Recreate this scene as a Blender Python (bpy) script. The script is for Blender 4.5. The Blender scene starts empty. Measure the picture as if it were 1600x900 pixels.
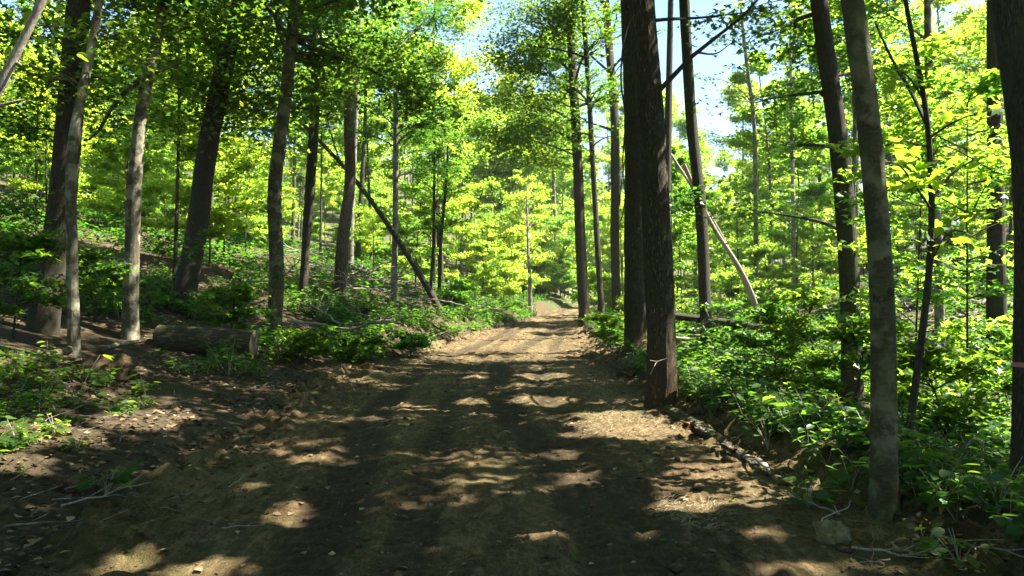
import bpy, math
import numpy as np
from mathutils import Vector

# ------------------------------------------------------------------ camera, sky, sun, exposure
sc = bpy.context.scene
COL = sc.collection
F = 1142.0                       # focal length in pixels of the 1600 px wide photograph
CAMZ = 1.5
PITCH = math.radians(1.25)
cam_d = bpy.data.cameras.new('camera'); cam = bpy.data.objects.new('camera', cam_d); COL.objects.link(cam)
cam_d.sensor_width = 36.0; cam_d.lens = 36.0 * F / 1600.0
cam_d.clip_start = 0.05; cam_d.clip_end = 4000
cam.location = (0, 0, CAMZ); cam.rotation_euler = (math.radians(90) + PITCH, 0, 0)
sc.camera = cam

SUN_EL, SUN_AZ = math.radians(54), math.radians(8)      # azimuth: from +X (right) towards +Y (ahead)
S = np.array([math.cos(SUN_EL) * math.cos(SUN_AZ), math.cos(SUN_EL) * math.sin(SUN_AZ), math.sin(SUN_EL)])
world = bpy.data.worlds.new('World'); sc.world = world; world.use_nodes = True
wn = world.node_tree.nodes; wl = world.node_tree.links
sky = wn.new('ShaderNodeTexSky'); sky.sky_type = 'NISHITA'; sky.sun_disc = False
sky.sun_elevation = SUN_EL; sky.sun_rotation = math.atan2(S[0], S[1]); sky.air_density = 1.0; sky.dust_density = .05; sky.ozone_density = 4.0
wn['Background'].inputs['Strength'].default_value = 0.055
wl.new(sky.outputs[0], wn['Background'].inputs['Color'])
sun_d = bpy.data.lights.new('sun', 'SUN'); sun_d.energy = 5.0; sun_d.angle = math.radians(0.45); sun_d.color = (1.0, 0.95, 0.86)
sun = bpy.data.objects.new('sun', sun_d); COL.objects.link(sun)
sun.rotation_euler = Vector(-S).to_track_quat('-Z', 'Y').to_euler()
sc.view_settings.view_transform = 'Standard'; sc.view_settings.look = 'None'
sc.view_settings.exposure = 2.75; sc.view_settings.gamma = 1.0; sc.view_settings.use_curve_mapping = False
sc.cycles.max_bounces = 12; sc.cycles.diffuse_bounces = 7; sc.cycles.glossy_bounces = 2
sc.cycles.transmission_bounces = 6; sc.cycles.transparent_max_bounces = 4
sc.cycles.use_denoising = True; sc.cycles.denoising_prefilter = 'ACCURATE'
sc.cycles.sample_clamp_indirect = 6.0

# ------------------------------------------------------------------ noise
def _h(i, j, k, s):
    n = (i * 374761393 + j * 668265263 + k * 1274126177 + s * 2246822519) & 0xFFFFFFFF
    n = ((n ^ (n >> 13)) * 1274126177) & 0xFFFFFFFF
    n = (n ^ (n >> 16)) & 0xFFFFFFFF
    return n / 4294967295.0
def vn(x, y, z=0.0, s=0):
    x, y, z = np.broadcast_arrays(np.asarray(x, float), np.asarray(y, float), np.asarray(z, float))
    xi = np.floor(x).astype(np.int64); yi = np.floor(y).astype(np.int64); zi = np.floor(z).astype(np.int64)
    fx, fy, fz = x - xi, y - yi, z - zi
    fx, fy, fz = [f * f * (3 - 2 * f) for f in (fx, fy, fz)]
    r = 0
    for a in (0, 1):
        for b in (0, 1):
            for c in (0, 1):
                w = (fx if a else 1 - fx) * (fy if b else 1 - fy) * (fz if c else 1 - fz)
                r = r + w * _h(xi + a, yi + b, zi + c, s)
    return r
def fbm(x, y, z=0.0, o=4, s=0):
    r, a, t = 0, 1.0, 0
    x = np.asarray(x, float); y = np.asarray(y, float); z = np.asarray(z, float)
    for k in range(o):
        r = r + a * vn(x, y, z, s + k); t += a; a *= 0.5; x = x * 2.03; y = y * 2.03; z = z * 2.03
    return r / t
def sstep(a, b, x):
    t = np.clip((np.asarray(x, float) - a) / (b - a), 0, 1); return t * t * (3 - 2 * t)

# ------------------------------------------------------------------ terrain
_ty = np.arange(-60, 400, 1.0)
_tx = np.interp(_ty, [-60, 0, 5, 14, 20, 26, 34, 42, 50, 60, 70, 80, 100, 120, 400], [2, .35, .1, -.75, -.4, .45, 1.3, 2.4, 3.6, 5.4, 8.5, 13, 26, 40, 240])
_tx = np.convolve(np.pad(_tx, 4, 'edge'), np.ones(9) / 9, 'valid')
def road_x(y): return np.interp(y, _ty, _tx)
def half_w(y): return np.interp(y, [-10, 3, 9, 14, 22, 31, 42, 60, 120], [2.7, 2.7, 2.7, 2.9, 2.45, 1.95, 1.5, 1.5, 1.7])
_gz = np.convolve(np.pad(np.interp(_ty, [0, 13, 30, 50, 70, 85, 100, 400], [0, 0, .36, .80, 1.35, 1.8, 2.0, 5.0]), 4, 'edge'), np.ones(9) / 9, 'valid')
def grade(y): return np.interp(y, _ty, _gz)
def H0(x, y):                     # the land without the road cut into it
    x = np.asarray(x, float); y = np.asarray(y, float)
    u = x - road_x(y); hw = half_w(y)
    el = np.clip(-u - hw, 0, None); er = np.clip(u - hw, 0, None)
    z = grade(y)
    z = z + np.interp(y, [8, 18], [.20, .25]) * np.clip(el, 0, 9) + 0.22 * np.clip(el - 9, 0, 40) + 0.10 * np.clip(el - 49, 0, 200)
    z = z + 0.42 * sstep(0, 1.1, el) * sstep(13, 24, y)
    berm = 0.20 * sstep(0, .35, er) * (1 - sstep(.5, 1.3, er))
    z = z + berm - 0.10 * sstep(.8, 3, er) + 0.26 * np.clip(er - 7.5, 0, 50) + 0.1 * np.clip(er - 57, 0, 200)
    z = z + .16 * np.clip(y - 100, 0, 140)
    edge = sstep(0, 2, el + er)
    z = z + edge * (fbm(x * .22, y * .22, o=3, s=5) - .5) * 0.5 + (fbm(x * 1.1, y * 1.1, o=3, s=9) - .5) * (0.02 + .20 * edge)
    return z
def road_h(x, y, parts=False):                 # the worn surface inside the cut
    u = x - road_x(y); hw = half_w(y)
    d = 0
    for c, w, dep in ((-1.30, .26, .034), (-.60, .2, .024), (.42, .28, .038), (1.12, .2, .024)):
        cc = c + .18 * np.sin(y * .21 + c * 3) + .12 * (fbm(y * .3, c * 7, o=2, s=3) - .5)
        k = np.exp(-((u - cc) / w) ** 4); d = d + .010 * np.exp(-((np.abs(u - cc) - w * 1.25) / .10) ** 2) * (.3 + vn(y * 1.5, c * 3, s=12))
        d = d - dep * k * (0.6 + .8 * fbm(y * .4, c * 5, o=2, s=31))
        d = d + .022 * k * (np.sin((y * 1.0 + .5 * np.abs(u - cc)) * 2 * np.pi / .15) * .5) * (vn(y * .7, c * 9, s=77) > .35)
    rough = (fbm(x * 1.8, y * .22, o=3, s=41) - .5) * .05 + np.abs(fbm(x * 6, y * 1.3, o=3, s=43) - .5) * .05 + (fbm(x * 15, y * 12, o=2, s=44) - .5) * .04
    side = sstep(.55, 1.0, np.abs(u) / hw)
    clod = np.clip(fbm(x * 4.2, y * 4.2, o=4, s=47) - .5, 0, 1) * (.06 + .94 * side ** 2) * .5
    if parts: return d
    return H0(x, y) - .03 + d + rough + clod
def H(x, y):
    u = np.abs(np.asarray(x) - road_x(y)); hw = half_w(y)
    return H0(x, y)
def Hs(x, y): return float(H0(np.array([x]), np.array([y]))[0])

# pixel of the photograph -> point of the place
def ray(px, py):
    d = np.array([(px - 800) / F, 1.0, (450 - py) / F])
    c, s = math.cos(PITCH), math.sin(PITCH)
    d = np.array([d[0], d[1] * c - d[2] * s, d[1] * s + d[2] * c])
    return d / d[1]
O = np.array([0, 0, CAMZ])
def at(px, py):
    r = ray(px, py); t = np.concatenate([np.arange(1.2, 40, .02), np.arange(40, 200, .2)])
    P = O + t[:, None] * r
    below = np.nonzero(P[:, 2] < H0(P[:, 0], P[:, 1]))[0]
    return P[below[0]] if len(below) else P[-1]
def atd(px, py, d): return O + ray(px, py) * d

# ------------------------------------------------------------------ mesh helpers
TRIS = [0]
def mesh(name, V, polys, smooth=False):
    """V (n,3); polys: list of int arrays (m,k)"""
    V = np.asarray(V, np.float32); me = bpy.data.meshes.new(name)
    polys = [np.asarray(p, np.int32) for p in polys if len(p)]
    nl = sum(p.size for p in polys); npoly = sum(len(p) for p in polys)
    me.vertices.add(len(V)); me.vertices.foreach_set('co', V.ravel())
    me.loops.add(nl); me.loops.foreach_set('vertex_index', np.concatenate([p.ravel() for p in polys]))
    me.polygons.add(npoly)
    tot = np.concatenate([np.full(len(p), p.shape[1], np.int32) for p in polys])
    st = np.concatenate([[0], np.cumsum(tot)[:-1]]).astype(np.int32)
    me.polygons.foreach_set('loop_start', st)
    try: me.polygons.foreach_set('loop_total', tot)
    except Exception: pass
    me.update(calc_edges=True); me.validate()
    if smooth: me.polygons.foreach_set('use_smooth', np.ones(npoly, bool))
    TRIS[0] += int((tot - 2).sum())
    return me
class B:                          # collects vertices and faces
    def __init__(s): s.v = []; s.p = []; s.n = 0
    def add(s, V, *polys):
        s.v.append(np.asarray(V, float).reshape(-1, 3))
        for p in polys: s.p.append(np.asarray(p, np.int64) + s.n)
        s.n += len(s.v[-1])
    def build(s, name, smooth=False, off=None):
        V = np.concatenate(s.v)
        if off is not None: V = V - np.asarray(off)
        byk = {}
        for p in s.p: byk.setdefault(p.shape[1], []).append(p)
        return mesh(name, V, [np.concatenate(q) for q in byk.values()], smooth)
def link(name, me, mat=None, parent=None, loc=None):
    o = bpy.data.objects.new(name, me); COL.objects.link(o)
    if me is not None and mat is not None and len(me.materials) == 0: me.materials.append(mat)
    if parent is not None: o.parent = parent
    if loc is not None: o.location = loc
    return o
def tag(o, label=None, cat=None, group=None, kind=None):
    if label: o['label'] = label
    if cat: o['category'] = cat
    if group: o['group'] = group
    if kind: o['kind'] = kind
    return o
def empty(name, loc, label, cat, group=None, rz=0, sc_=1):
    o = link(name, None, loc=loc); o.rotation_euler = (0, 0, rz); o.scale = (sc_,) * 3
    o.empty_display_size = .2
    return tag(o, label, cat, group)
def copy_thing(root, loc, rz, s, label, group):
    r = root.copy(); COL.objects.link(r); r.location = loc; r.rotation_euler = (0, 0, rz); r.scale = s if hasattr(s, '__len__') else (s, s, s)
    r['label'] = label
    if group: r['group'] = group
    for ch in root.children:
        c = ch.copy(); COL.objects.link(c); c.parent = r
    return r

def tubes(P, R, sides, rough=None):
    """many tapered tubes: P (n,k,3), R (n,k)"""
    P = np.asarray(P, float); R = np.asarray(R, float); n, k, _ = P.shape
    T = np.gradient(P, axis=1); T /= np.linalg.norm(T, axis=2, keepdims=True) + 1e-9
    ref = np.zeros_like(T); mean = T.mean(1); vert = np.abs(mean[:, 2]) > .8
    ref[:, :, 2] = 1.0; ref[vert] = (1.0, 0, 0)
    A = np.cross(T, ref); A /= np.linalg.norm(A, axis=2, keepdims=True) + 1e-9
    Bv = np.cross(T, A)
    a = np.arange(sides) * 2 * np.pi / sides
    off = A[:, :, None] * np.cos(a)[None, None, :, None] + Bv[:, :, None] * np.sin(a)[None, None, :, None]
    RR = R[:, :, None] if rough is None else R[:, :, None] * rough
    V = P[:, :, None] + off * RR[..., None]
    i = np.arange(k - 1)[:, None]; j = np.arange(sides)[None]
    q = np.stack([i * sides + j, i * sides + (j + 1) % sides, (i + 1) * sides + (j + 1) % sides, (i + 1) * sides + j], -1).reshape(-1, 4)
    Q = (q[None] + (np.arange(n) * k * sides)[:, None, None]).reshape(-1, 4)
    return V.reshape(-1, 3), Q
def tube1(pts, rad, sides=8, rings=None, smooth=True):
    pts = np.asarray(pts, float); rad = np.asarray(rad, float)
    if rings: pts, rad = resample(pts, rad, rings)
    return tubes(pts[None], rad[None], sides)
def resample(pts, rad, n):
    L = np.concatenate([[0], np.cumsum(np.linalg.norm(np.diff(pts, axis=0), axis=1))])
    t = np.linspace(0, L[-1], n)
    P = np.stack([np.interp(t, L, pts[:, i]) for i in range(3)], 1)
    w = max(1, n // (2 * max(2, len(pts)))); 
    if w > 1:
        ker = np.ones(2 * w + 1) / (2 * w + 1)
        Q = np.stack([np.convolve(np.pad(P[:, i], w, mode='reflect', reflect_type='odd'), ker, 'valid') for i in range(3)], 1)
        P = Q
    return P, np.interp(t, L, rad)

# leaf outlines: (x, y, z) across, along, fold
DIAMOND = (np.array([(0, 0, 0), (-.36, .48, .10), (0, 1, -.05), (.36, .48, .10)]), np.array([(0, 1, 2), (0, 2, 3)]))
OVAL = (np.array([(0, 0, 0), (-.30, .30, .07), (-.27, .66, .06), (0, 1, -.08), (.27, .66, .06), (.30, .30, .07)]),
        np.array([(0, 3, 2, 1), (0, 5, 4, 3)]))
LOBED = (np.array([(0, 0, 0), (-.58, .34, .06), (-.2, .42, .03), (0, 1, -.08), (.2, .42, .03), (.58, .34, .06)]),
         np.array([(0, 2, 1), (0, 3, 2), (0, 4, 3), (0, 5, 4)]))
MAPLE = (np.array([(0, 0, 0), (-.30, .0, .03), (-.34, .18, .05), (-.62, .34, .09), (-.30, .44, .05), (-.36, .72, .04), (-.16, .62, .02), (0, 1.0, -.08),
                   (.16, .62, .02), (.36, .72, .04), (.30, .44, .05), (.62, .34, .09), (.34, .18, .05), (.30, .0, .03), (0, .4, -.02)]),
         np.array([(14, i + 1, i) for i in range(13)] + [(14, 0, 13)]))
def leaves(C, size, rng, shape=DIAMOND, tilt=.45, out=None, droop=.25):
    """leaf faces centred near C (n,3); size scalar or (n,)"""
    C = np.asarray(C, float); n = len(C); size = np.broadcast_to(np.asarray(size, float), (n,))
    nrm = np.stack([rng.normal(0, tilt, n), rng.normal(0, tilt, n), np.ones(n)], 1)
    a = rng.uniform(0, 2 * np.pi, n); t = np.stack([np.cos(a), np.sin(a), -rng.uniform(-.1, .1 + 2 * droop, n)], 1)
    if out is not None: t = t * .9 + out
    nrm /= np.linalg.norm(nrm, axis=1, keepdims=True)
    b = np.cross(t, nrm); b /= np.linalg.norm(b, axis=1, keepdims=True) + 1e-9
    t /= np.linalg.norm(t, axis=1, keepdims=True)
    nn = np.cross(b, t)
    L, Fc = shape
    V = C[:, None] + size[:, None, None] * (L[None, :, 0, None] * b[:, None] + (L[None, :, 1, None] - .4) * t[:, None] + L[None, :, 2, None] * nn[:, None])
    FF = (Fc[None] + (np.arange(n) * len(L))[:, None, None]).reshape(-1, Fc.shape[1])
    return V.reshape(-1, 3), FF

# ------------------------------------------------------------------ materials
def nodes(name):
    m = bpy.data.materials.new(name); m.use_nodes = True; nt = m.node_tree; nt.nodes.clear()
    out = nt.nodes.new('ShaderNodeOutputMaterial')
    def N(t, **kw):
        n = nt.nodes.new(t)
        for k, v in kw.items():
            if k.startswith('i_'): n.inputs[k[2:].replace('_', ' ')].default_value = v
            else: setattr(n, k, v)
        return n
    return m, nt, out, N, nt.links.new
def ramp(N, stops):
    r = N('ShaderNodeValToRGB'); e = r.color_ramp.elements
    while len(e) < len(stops): e.new(.5)
    for k, (p, c) in enumerate(stops): e[k].position = p; e[k].color = (*c, 1) if len(c) == 3 else c
    return r
def leaf_mat(name, cols, trans, tmix=.5, gloss=.06):
    m, nt, out, N, L = nodes(name)
    g = N('ShaderNodeNewGeometry'); oi = N('ShaderNodeObjectInfo')
    r1 = ramp(N, [(0, cols[0]), (.5, cols[1]), (1, cols[2])]); L(g.outputs['Random Per Island'], r1.inputs[0])
    hs = N('ShaderNodeHueSaturation'); mr = N('ShaderNodeMapRange'); mr.inputs[3].default_value = .488; mr.inputs[4].default_value = .535
    L(oi.outputs['Random'], mr.inputs[0]); mv = N('ShaderNodeMapRange'); mv.inputs[3].default_value = 1.12; mv.inputs[4].default_value = .78; L(oi.outputs['Random'], mv.inputs[0]); L(mv.outputs[0], hs.inputs['Value']); L(mr.outputs[0], hs.inputs['Hue']); L(r1.outputs[0], hs.inputs['Color'])
    r2 = ramp(N, [(0, tuple(c * .62 for c in trans)), (.55, trans), (1, (trans[0] * 1.35, trans[1] * 1.12, trans[2]))]); L(g.outputs['Random Per Island'], r2.inputs[0])
    hs2 = N('ShaderNodeHueSaturation'); L(mv.outputs[0], hs2.inputs['Value']); L(mr.outputs[0], hs2.inputs['Hue']); L(r2.outputs[0], hs2.inputs['Color'])
    d = N('ShaderNodeBsdfDiffuse'); t = N('ShaderNodeBsdfTranslucent'); L(hs.outputs[0], d.inputs[0]); L(hs2.outputs[0], t.inputs[0])
    mx = N('ShaderNodeMixShader'); mx.inputs[0].default_value = tmix; L(d.outputs[0], mx.inputs[1]); L(t.outputs[0], mx.inputs[2])
    gl = N('ShaderNodeBsdfGlossy'); gl.inputs['Roughness'].default_value = .42; gl.inputs['Color'].default_value = (.9, .95, .9, 1)
    mx2 = N('ShaderNodeMixShader'); mx2.inputs[0].default_value = gloss; L(mx.outputs[0], mx2.inputs[1]); L(gl.outputs[0], mx2.inputs[2])
    L(mx2.outputs[0], out.inputs[0]); return m
def bark_mat(name, dark, light, patch=None, patch_amt=.0, moss=.2, fiss=1.0, scale=1.0, bump=.6, along=(1, 1, .16), scars=False, mud=False):
    m, nt, out, N, L = nodes(name)
    tc = N('ShaderNodeTexCoord'); mp = N('ShaderNodeMapping'); mp.inputs['Scale'].default_value = tuple(a * scale for a in along); L(tc.outputs['Object'], mp.inputs[0])
    n1 = N('ShaderNodeTexNoise', i_Scale=38.0, i_Detail=7.0, i_Roughness=.7); L(mp.outputs[0], n1.inputs['Vector'])
    v = N('ShaderNodeTexVoronoi', i_Scale=30.0); v.feature = 'DISTANCE_TO_EDGE'; 
    wv = N('ShaderNodeVectorMath'); wv.operation = 'MULTIPLY_ADD'; wv.inputs[1].default_value = (.11,) * 3; L(n1.outputs['Color'], wv.inputs[0]); L(mp.outputs[0], wv.inputs[2]); L(wv.outputs[0], v.inputs['Vector'])
    vr = N('ShaderNodeMapRange'); vr.inputs[1].default_value = 0; vr.inputs[2].default_value = .22; L(v.outputs[0], vr.inputs[0])
    hmix = N('ShaderNodeMath'); hmix.operation = 'MULTIPLY_ADD'; hmix.inputs[1].default_value = fiss; L(vr.outputs[0], hmix.inputs[0]); L(n1.outputs['Fac'], hmix.inputs[2])
    cr = ramp(N, [(.15, tuple(c * .55 for c in dark)), (.5, dark), (1.0, light)])
    sc1 = N('ShaderNodeMath'); sc1.operation = 'MULTIPLY'; sc1.inputs[1].default_value = 1 / (1.0 + fiss * .75); L(hmix.outputs[0], sc1.inputs[0]); L(sc1.outputs[0], cr.inputs[0])
    col = cr.outputs[0]
    def blot(scale_, lo, hi, c, amt, col):
        nz = N('ShaderNodeTexNoise', i_Scale=scale_, i_Detail=5.0, i_Roughness=.6); L(tc.outputs['Object'], nz.inputs['Vector'])
        rr = ramp(N, [(lo, (0, 0, 0)), (hi, (amt, amt, amt))]); L(nz.outputs['Fac'], rr.inputs[0])
        mx = N('ShaderNodeMix'); mx.data_type = 'RGBA'; L(rr.outputs[0], mx.inputs['Factor']); L(col, mx.inputs[6]); mx.inputs[7].default_value = (*c, 1)
        return mx.outputs[2]
    if patch: col = blot(4.5, .48, .58, patch, patch_amt, col)
    col = blot(2.2, .46, .68, (.065, .085, .025), moss, col)
    if mud:
        sp = N('ShaderNodeSeparateXYZ'); L(tc.outputs['Object'], sp.inputs[0]); mr_ = N('ShaderNodeMapRange'); mr_.inputs[1].default_value = .15; mr_.inputs[2].default_value = 1.2; mr_.inputs[3].default_value = 1.0; mr_.inputs[4].default_value = 0.0; L(sp.outputs[2], mr_.inputs[0])
        nz = N('ShaderNodeTexNoise', i_Scale=5.0, i_Detail=5.0); L(tc.outputs['Object'], nz.inputs['Vector']); mm = N('ShaderNodeMath'); mm.operation = 'MULTIPLY'; L(mr_.outputs[0], mm.inputs[0]); L(nz.outputs['Fac'], mm.inputs[1]); m2 = N('ShaderNodeMath'); m2.operation = 'MULTIPLY'; m2.use_clamp = True; m2.inputs[1].default_value = 1.6; L(mm.outputs[0], m2.inputs[0])
        mx = N('ShaderNodeMix'); mx.data_type = 'RGBA'; L(m2.outputs[0], mx.inputs['Factor']); L(col, mx.inputs[6]); mx.inputs[7].default_value = (.14, .085, .04, 1); col = mx.outputs[2]
    if scars: col = blot(5.5, .60, .66, (.022, .018, .014), .85, col)
    b = N('ShaderNodeBsdfPrincipled'); b.inputs['Roughness'].default_value = .9; b.inputs['Specular IOR Level'].default_value = .2; L(col, b.inputs['Base Color'])
    bp = N('ShaderNodeBump'); bp.inputs['Strength'].default_value = bump; bp.inputs['Distance'].default_value = .035; L(hmix.outputs[0], bp.inputs['Height']); L(bp.outputs[0], b.inputs['Normal'])
    L(b.outputs[0], out.inputs[0]); return m
def soil_mat(name, c0, c1, c2, litter=.0, bump=.8, green=0.0, rut=False):
    m, nt, out, N, L = nodes(name)
    tc = N('ShaderNodeTexCoord')
    n0 = N('ShaderNodeTexNoise', i_Scale=.9, i_Detail=7.0, i_Roughness=.7); n1 = N('ShaderNodeTexNoise', i_Scale=14.0, i_Detail=8.0, i_Roughness=.72); n2 = N('ShaderNodeTexNoise', i_Scale=90.0, i_Detail=4.0, i_Roughness=.7)
    mp = N('ShaderNodeMapping'); mp.inputs['Scale'].default_value = (1, .3 if rut else 1, 1); L(tc.outputs['Object'], mp.inputs[0])
    for n in (n0, n1, n2): L((mp if n is n0 else tc).outputs[0 if n is n0 else 'Object'], n.inputs['Vector'])
    ad = N('ShaderNodeMath'); ad.operation = 'ADD'; L(n0.outputs['Fac'], ad.inputs[0]); L(n1.outputs['Fac'], ad.inputs[1])
    ad2 = N('ShaderNodeMath'); ad2.operation = 'MULTIPLY_ADD'; ad2.inputs[1].default_value = .7; L(n2.outputs['Fac'], ad2.inputs[0]); L(ad.outputs[0], ad2.inputs[2])
    dv = N('ShaderNodeMath'); dv.operation = 'MULTIPLY'; dv.inputs[1].default_value = 1 / 2.7; L(ad2.outputs[0], dv.inputs[0])
    cr = ramp(N, [(.39, c0), (.5, c1), (.62, c2)]); L(dv.outputs[0], cr.inputs[0])
    col = cr.outputs[0]
    if green:  # olive patches: crushed leaves, and green light off the foliage put into colour
        ng = N('ShaderNodeTexNoise', i_Scale=.55, i_Detail=6.0, i_Roughness=.7); L(tc.outputs['Object'], ng.inputs['Vector'])
        rr = ramp(N, [(.47, (0, 0, 0)), (.62, (green,) * 3)]); L(ng.outputs['Fac'], rr.inputs[0])
        mx = N('ShaderNodeMix'); mx.data_type = 'RGBA'; L(rr.outputs[0], mx.inputs['Factor']); L(col, mx.inputs[6]); mx.inputs[7].default_value = (.085, .085, .026, 1); col = mx.outputs[2]
    nm = N('ShaderNodeTexNoise', i_Scale=8.0, i_Detail=9.0, i_Roughness=.8); L(mp.outputs[0], nm.inputs['Vector'])
    rm = ramp(N, [(.50, (0, 0, 0)), (.60, (.7,) * 3)]); L(nm.outputs['Fac'], rm.inputs[0])
    mx = N('ShaderNodeMix'); mx.data_type = 'RGBA'; L(rm.outputs[0], mx.inputs['Factor']); L(col, mx.inputs[6]); mx.inputs[7].default_value = (*[c * .9 for c in c2], 1); col = mx.outputs[2]
    if rut:
        at2 = N('ShaderNodeAttribute'); at2.attribute_name = 'rut'; ml = N('ShaderNodeMath'); ml.operation = 'MULTIPLY'; L(at2.outputs['Fac'], ml.inputs[0]); L(n1.outputs['Fac'], ml.inputs[1]); m3 = N('ShaderNodeMath'); m3.operation = 'MULTIPLY'; m3.use_clamp = True; m3.inputs[1].default_value = 1.5; L(ml.outputs[0], m3.inputs[0]); ml = m3
        mx = N('ShaderNodeMix'); mx.data_type = 'RGBA'; L(ml.outputs[0], mx.inputs['Factor']); L(col, mx.inputs[6]); mx.inputs[7].default_value = (.045, .032, .018, 1); col = mx.outputs[2]
    if litter:
        v = N('ShaderNodeTexVoronoi', i_Scale=16.0); L(tc.outputs['Object'], v.inputs['Vector'])
        lr = ramp(N, [(0, (.035, .022, .012)), (.5, (.10, .066, .034)), (1, (.19, .135, .075))]); L(v.outputs['Color'], lr.inputs[0])
        mx = N('ShaderNodeMix'); mx.data_type = 'RGBA'; mx.inputs['Factor'].default_value = litter; L(col, mx.inputs[6]); L(lr.outputs[0], mx.inputs[7]); col = mx.outputs[2]
    b = N('ShaderNodeBsdfPrincipled'); b.inputs['Roughness'].default_value = .95; b.inputs['Specular IOR Level'].default_value = .15; L(col, b.inputs['Base Color'])
    bp = N('ShaderNodeBump'); bp.inputs['Strength'].default_value = bump; bp.inputs['Distance'].default_value = .045; L(ad2.outputs[0], bp.inputs['Height']); L(bp.outputs[0], b.inputs['Normal'])
    L(b.outputs[0], out.inputs[0]); return m
def island_mat(name, stops, rough=.9, trans=0):
    m, nt, out, N, L = nodes(name)
    g = N('ShaderNodeNewGeometry'); r = ramp(N, stops); L(g.outputs['Random Per Island'], r.inputs[0])
    b = N('ShaderNodeBsdfPrincipled'); b.inputs['Roughness'].default_value = rough; b.inputs['Specular IOR Level'].default_value = .2; L(r.outputs[0], b.inputs['Base Color'])
    L(b.outputs[0], out.inputs[0]); return m

M = {}
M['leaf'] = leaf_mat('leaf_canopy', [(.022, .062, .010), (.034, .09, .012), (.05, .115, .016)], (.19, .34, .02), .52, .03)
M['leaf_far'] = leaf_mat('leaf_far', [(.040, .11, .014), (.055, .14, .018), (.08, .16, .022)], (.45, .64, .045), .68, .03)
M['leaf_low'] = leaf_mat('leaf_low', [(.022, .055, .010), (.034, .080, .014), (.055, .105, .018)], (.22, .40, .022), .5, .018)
M['bark_dark'] = bark_mat('bark_dark', (.040, .032, .021), (.095, .078, .052), patch=(.055, .048, .028), patch_amt=.6, moss=.35, scale=1.5)
M['bark_ridged'] = bark_mat('bark_ridged', (.068, .054, .030), (.15, .122, .072), patch=(.09, .075, .035), patch_amt=.6, mud=True, moss=.5, fiss=1.1, scale=1.3, bump=1.0, along=(1, 1, .2))
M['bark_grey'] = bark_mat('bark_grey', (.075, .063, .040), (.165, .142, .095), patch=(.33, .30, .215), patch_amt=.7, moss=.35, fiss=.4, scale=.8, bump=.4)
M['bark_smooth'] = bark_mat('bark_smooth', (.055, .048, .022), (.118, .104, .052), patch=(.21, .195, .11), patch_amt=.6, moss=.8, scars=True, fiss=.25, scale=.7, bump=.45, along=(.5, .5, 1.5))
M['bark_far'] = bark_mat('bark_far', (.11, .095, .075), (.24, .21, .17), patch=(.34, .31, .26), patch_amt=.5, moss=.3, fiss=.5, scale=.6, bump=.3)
M['dead_pale'] = bark_mat('dead_wood_pale', (.24, .20, .15), (.48, .43, .35), moss=.08, fiss=.5, bump=.4, along=(1, 1, .1))
M['dead_brown'] = bark_mat('dead_wood_brown', (.10, .07, .045), (.30, .23, .16), moss=.15, fiss=1.0, bump=.9, along=(1, 1, .08))
M['bark_log'] = bark_mat('bark_log', (.07, .058, .032), (.16, .135, .075), moss=.7, fiss=.8, scale=.8, bump=.8)
M['twig'] = island_mat('twig_wood', [(0, (.10, .08, .06)), (.5, (.22, .18, .14)), (1, (.42, .36, .29))])
M['soil'] = soil_mat('road_soil', (.038, .024, .010), (.094, .060, .025), (.26, .182, .092), green=.6, bump=1.0, rut=True)
M['floor'] = soil_mat('forest_floor', (.020, .0155, .008), (.046, .036, .019), (.10, .079, .044), litter=.4, bump=1.0)
M['floor_far'] = soil_mat('far_herb_layer', (.03, .032, .014), (.055, .065, .02), (.11, .10, .05), bump=1.0)
M['clod'] = soil_mat('clod_soil', (.05, .031, .015), (.105, .069, .034), (.22, .155, .082), bump=1.0)
M['litter'] = island_mat('dry_leaves', [(0, (.035, .022, .012)), (.5, (.10, .065, .034)), (.85, (.18, .125, .068)), (1, (.30, .23, .14))])
M['rot'] = bark_mat('rotten_wood', (.16, .065, .022), (.42, .20, .08), moss=.12, fiss=.9, bump=1.0, along=(.25, .25, 1))
M['straw'] = island_mat('straw', [(0, (.25, .20, .10)), (1, (.52, .44, .27))])

# ------------------------------------------------------------------ ground and road
def axis(lo, hi, n, k, c=0):      # spacing grows away from c
    a, b = np.arcsinh((lo - c) / k), np.arcsinh((hi - c) / k); return c + k * np.sinh(np.linspace(a, b, n))
gx = axis(-420, 420, 270, 4.0); gy = axis(-60, 620, 305, 5.0, 5.0)
X, Y = np.meshgrid(gx, gy); Z = H0(X, Y)
u = np.abs(X - road_x(Y)) / half_w(Y)
Z = Z - .5 * (1 - sstep(.93, 1.10, u)) * (Y > -14) * (Y < 128)
nx, ny = len(gx), len(gy); i = np.arange(ny - 1)[:, None]; j = np.arange(nx - 1)[None]
Q = np.stack([i * nx + j, i * nx + j + 1, (i + 1) * nx + j + 1, (i + 1) * nx + j], -1).reshape(-1, 4)
g = link('ground', mesh('ground', np.stack([X, Y, Z], -1).reshape(-1, 3), [Q], True), M['floor'])
g.data.materials.append(M['floor_far']); yc = Y[:-1, :-1].ravel(); g.data.polygons.foreach_set('material_index', (yc > 55).astype(np.int32))
tag(g, 'brown forest floor under the trees on both sides of the dirt road', kind='structure')
vy = np.concatenate([np.arange(-12, 1.5, .3), 1.5 * np.exp(np.linspace(0, math.log(130 / 1.5), 600))]); uu = np.sign(np.linspace(-1, 1, 170)) * np.abs(np.linspace(-1, 1, 170)) ** .95 * 1.32
U, Y = np.meshgrid(uu, vy); X = road_x(Y) + U * half_w(Y) * (1 + .10 * (fbm(Y * .5, np.sign(U) * 3, o=3, s=21) - .5))
Z = road_h(X, Y) - .34 * sstep(1.02, 1.30, np.abs(U))
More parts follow.
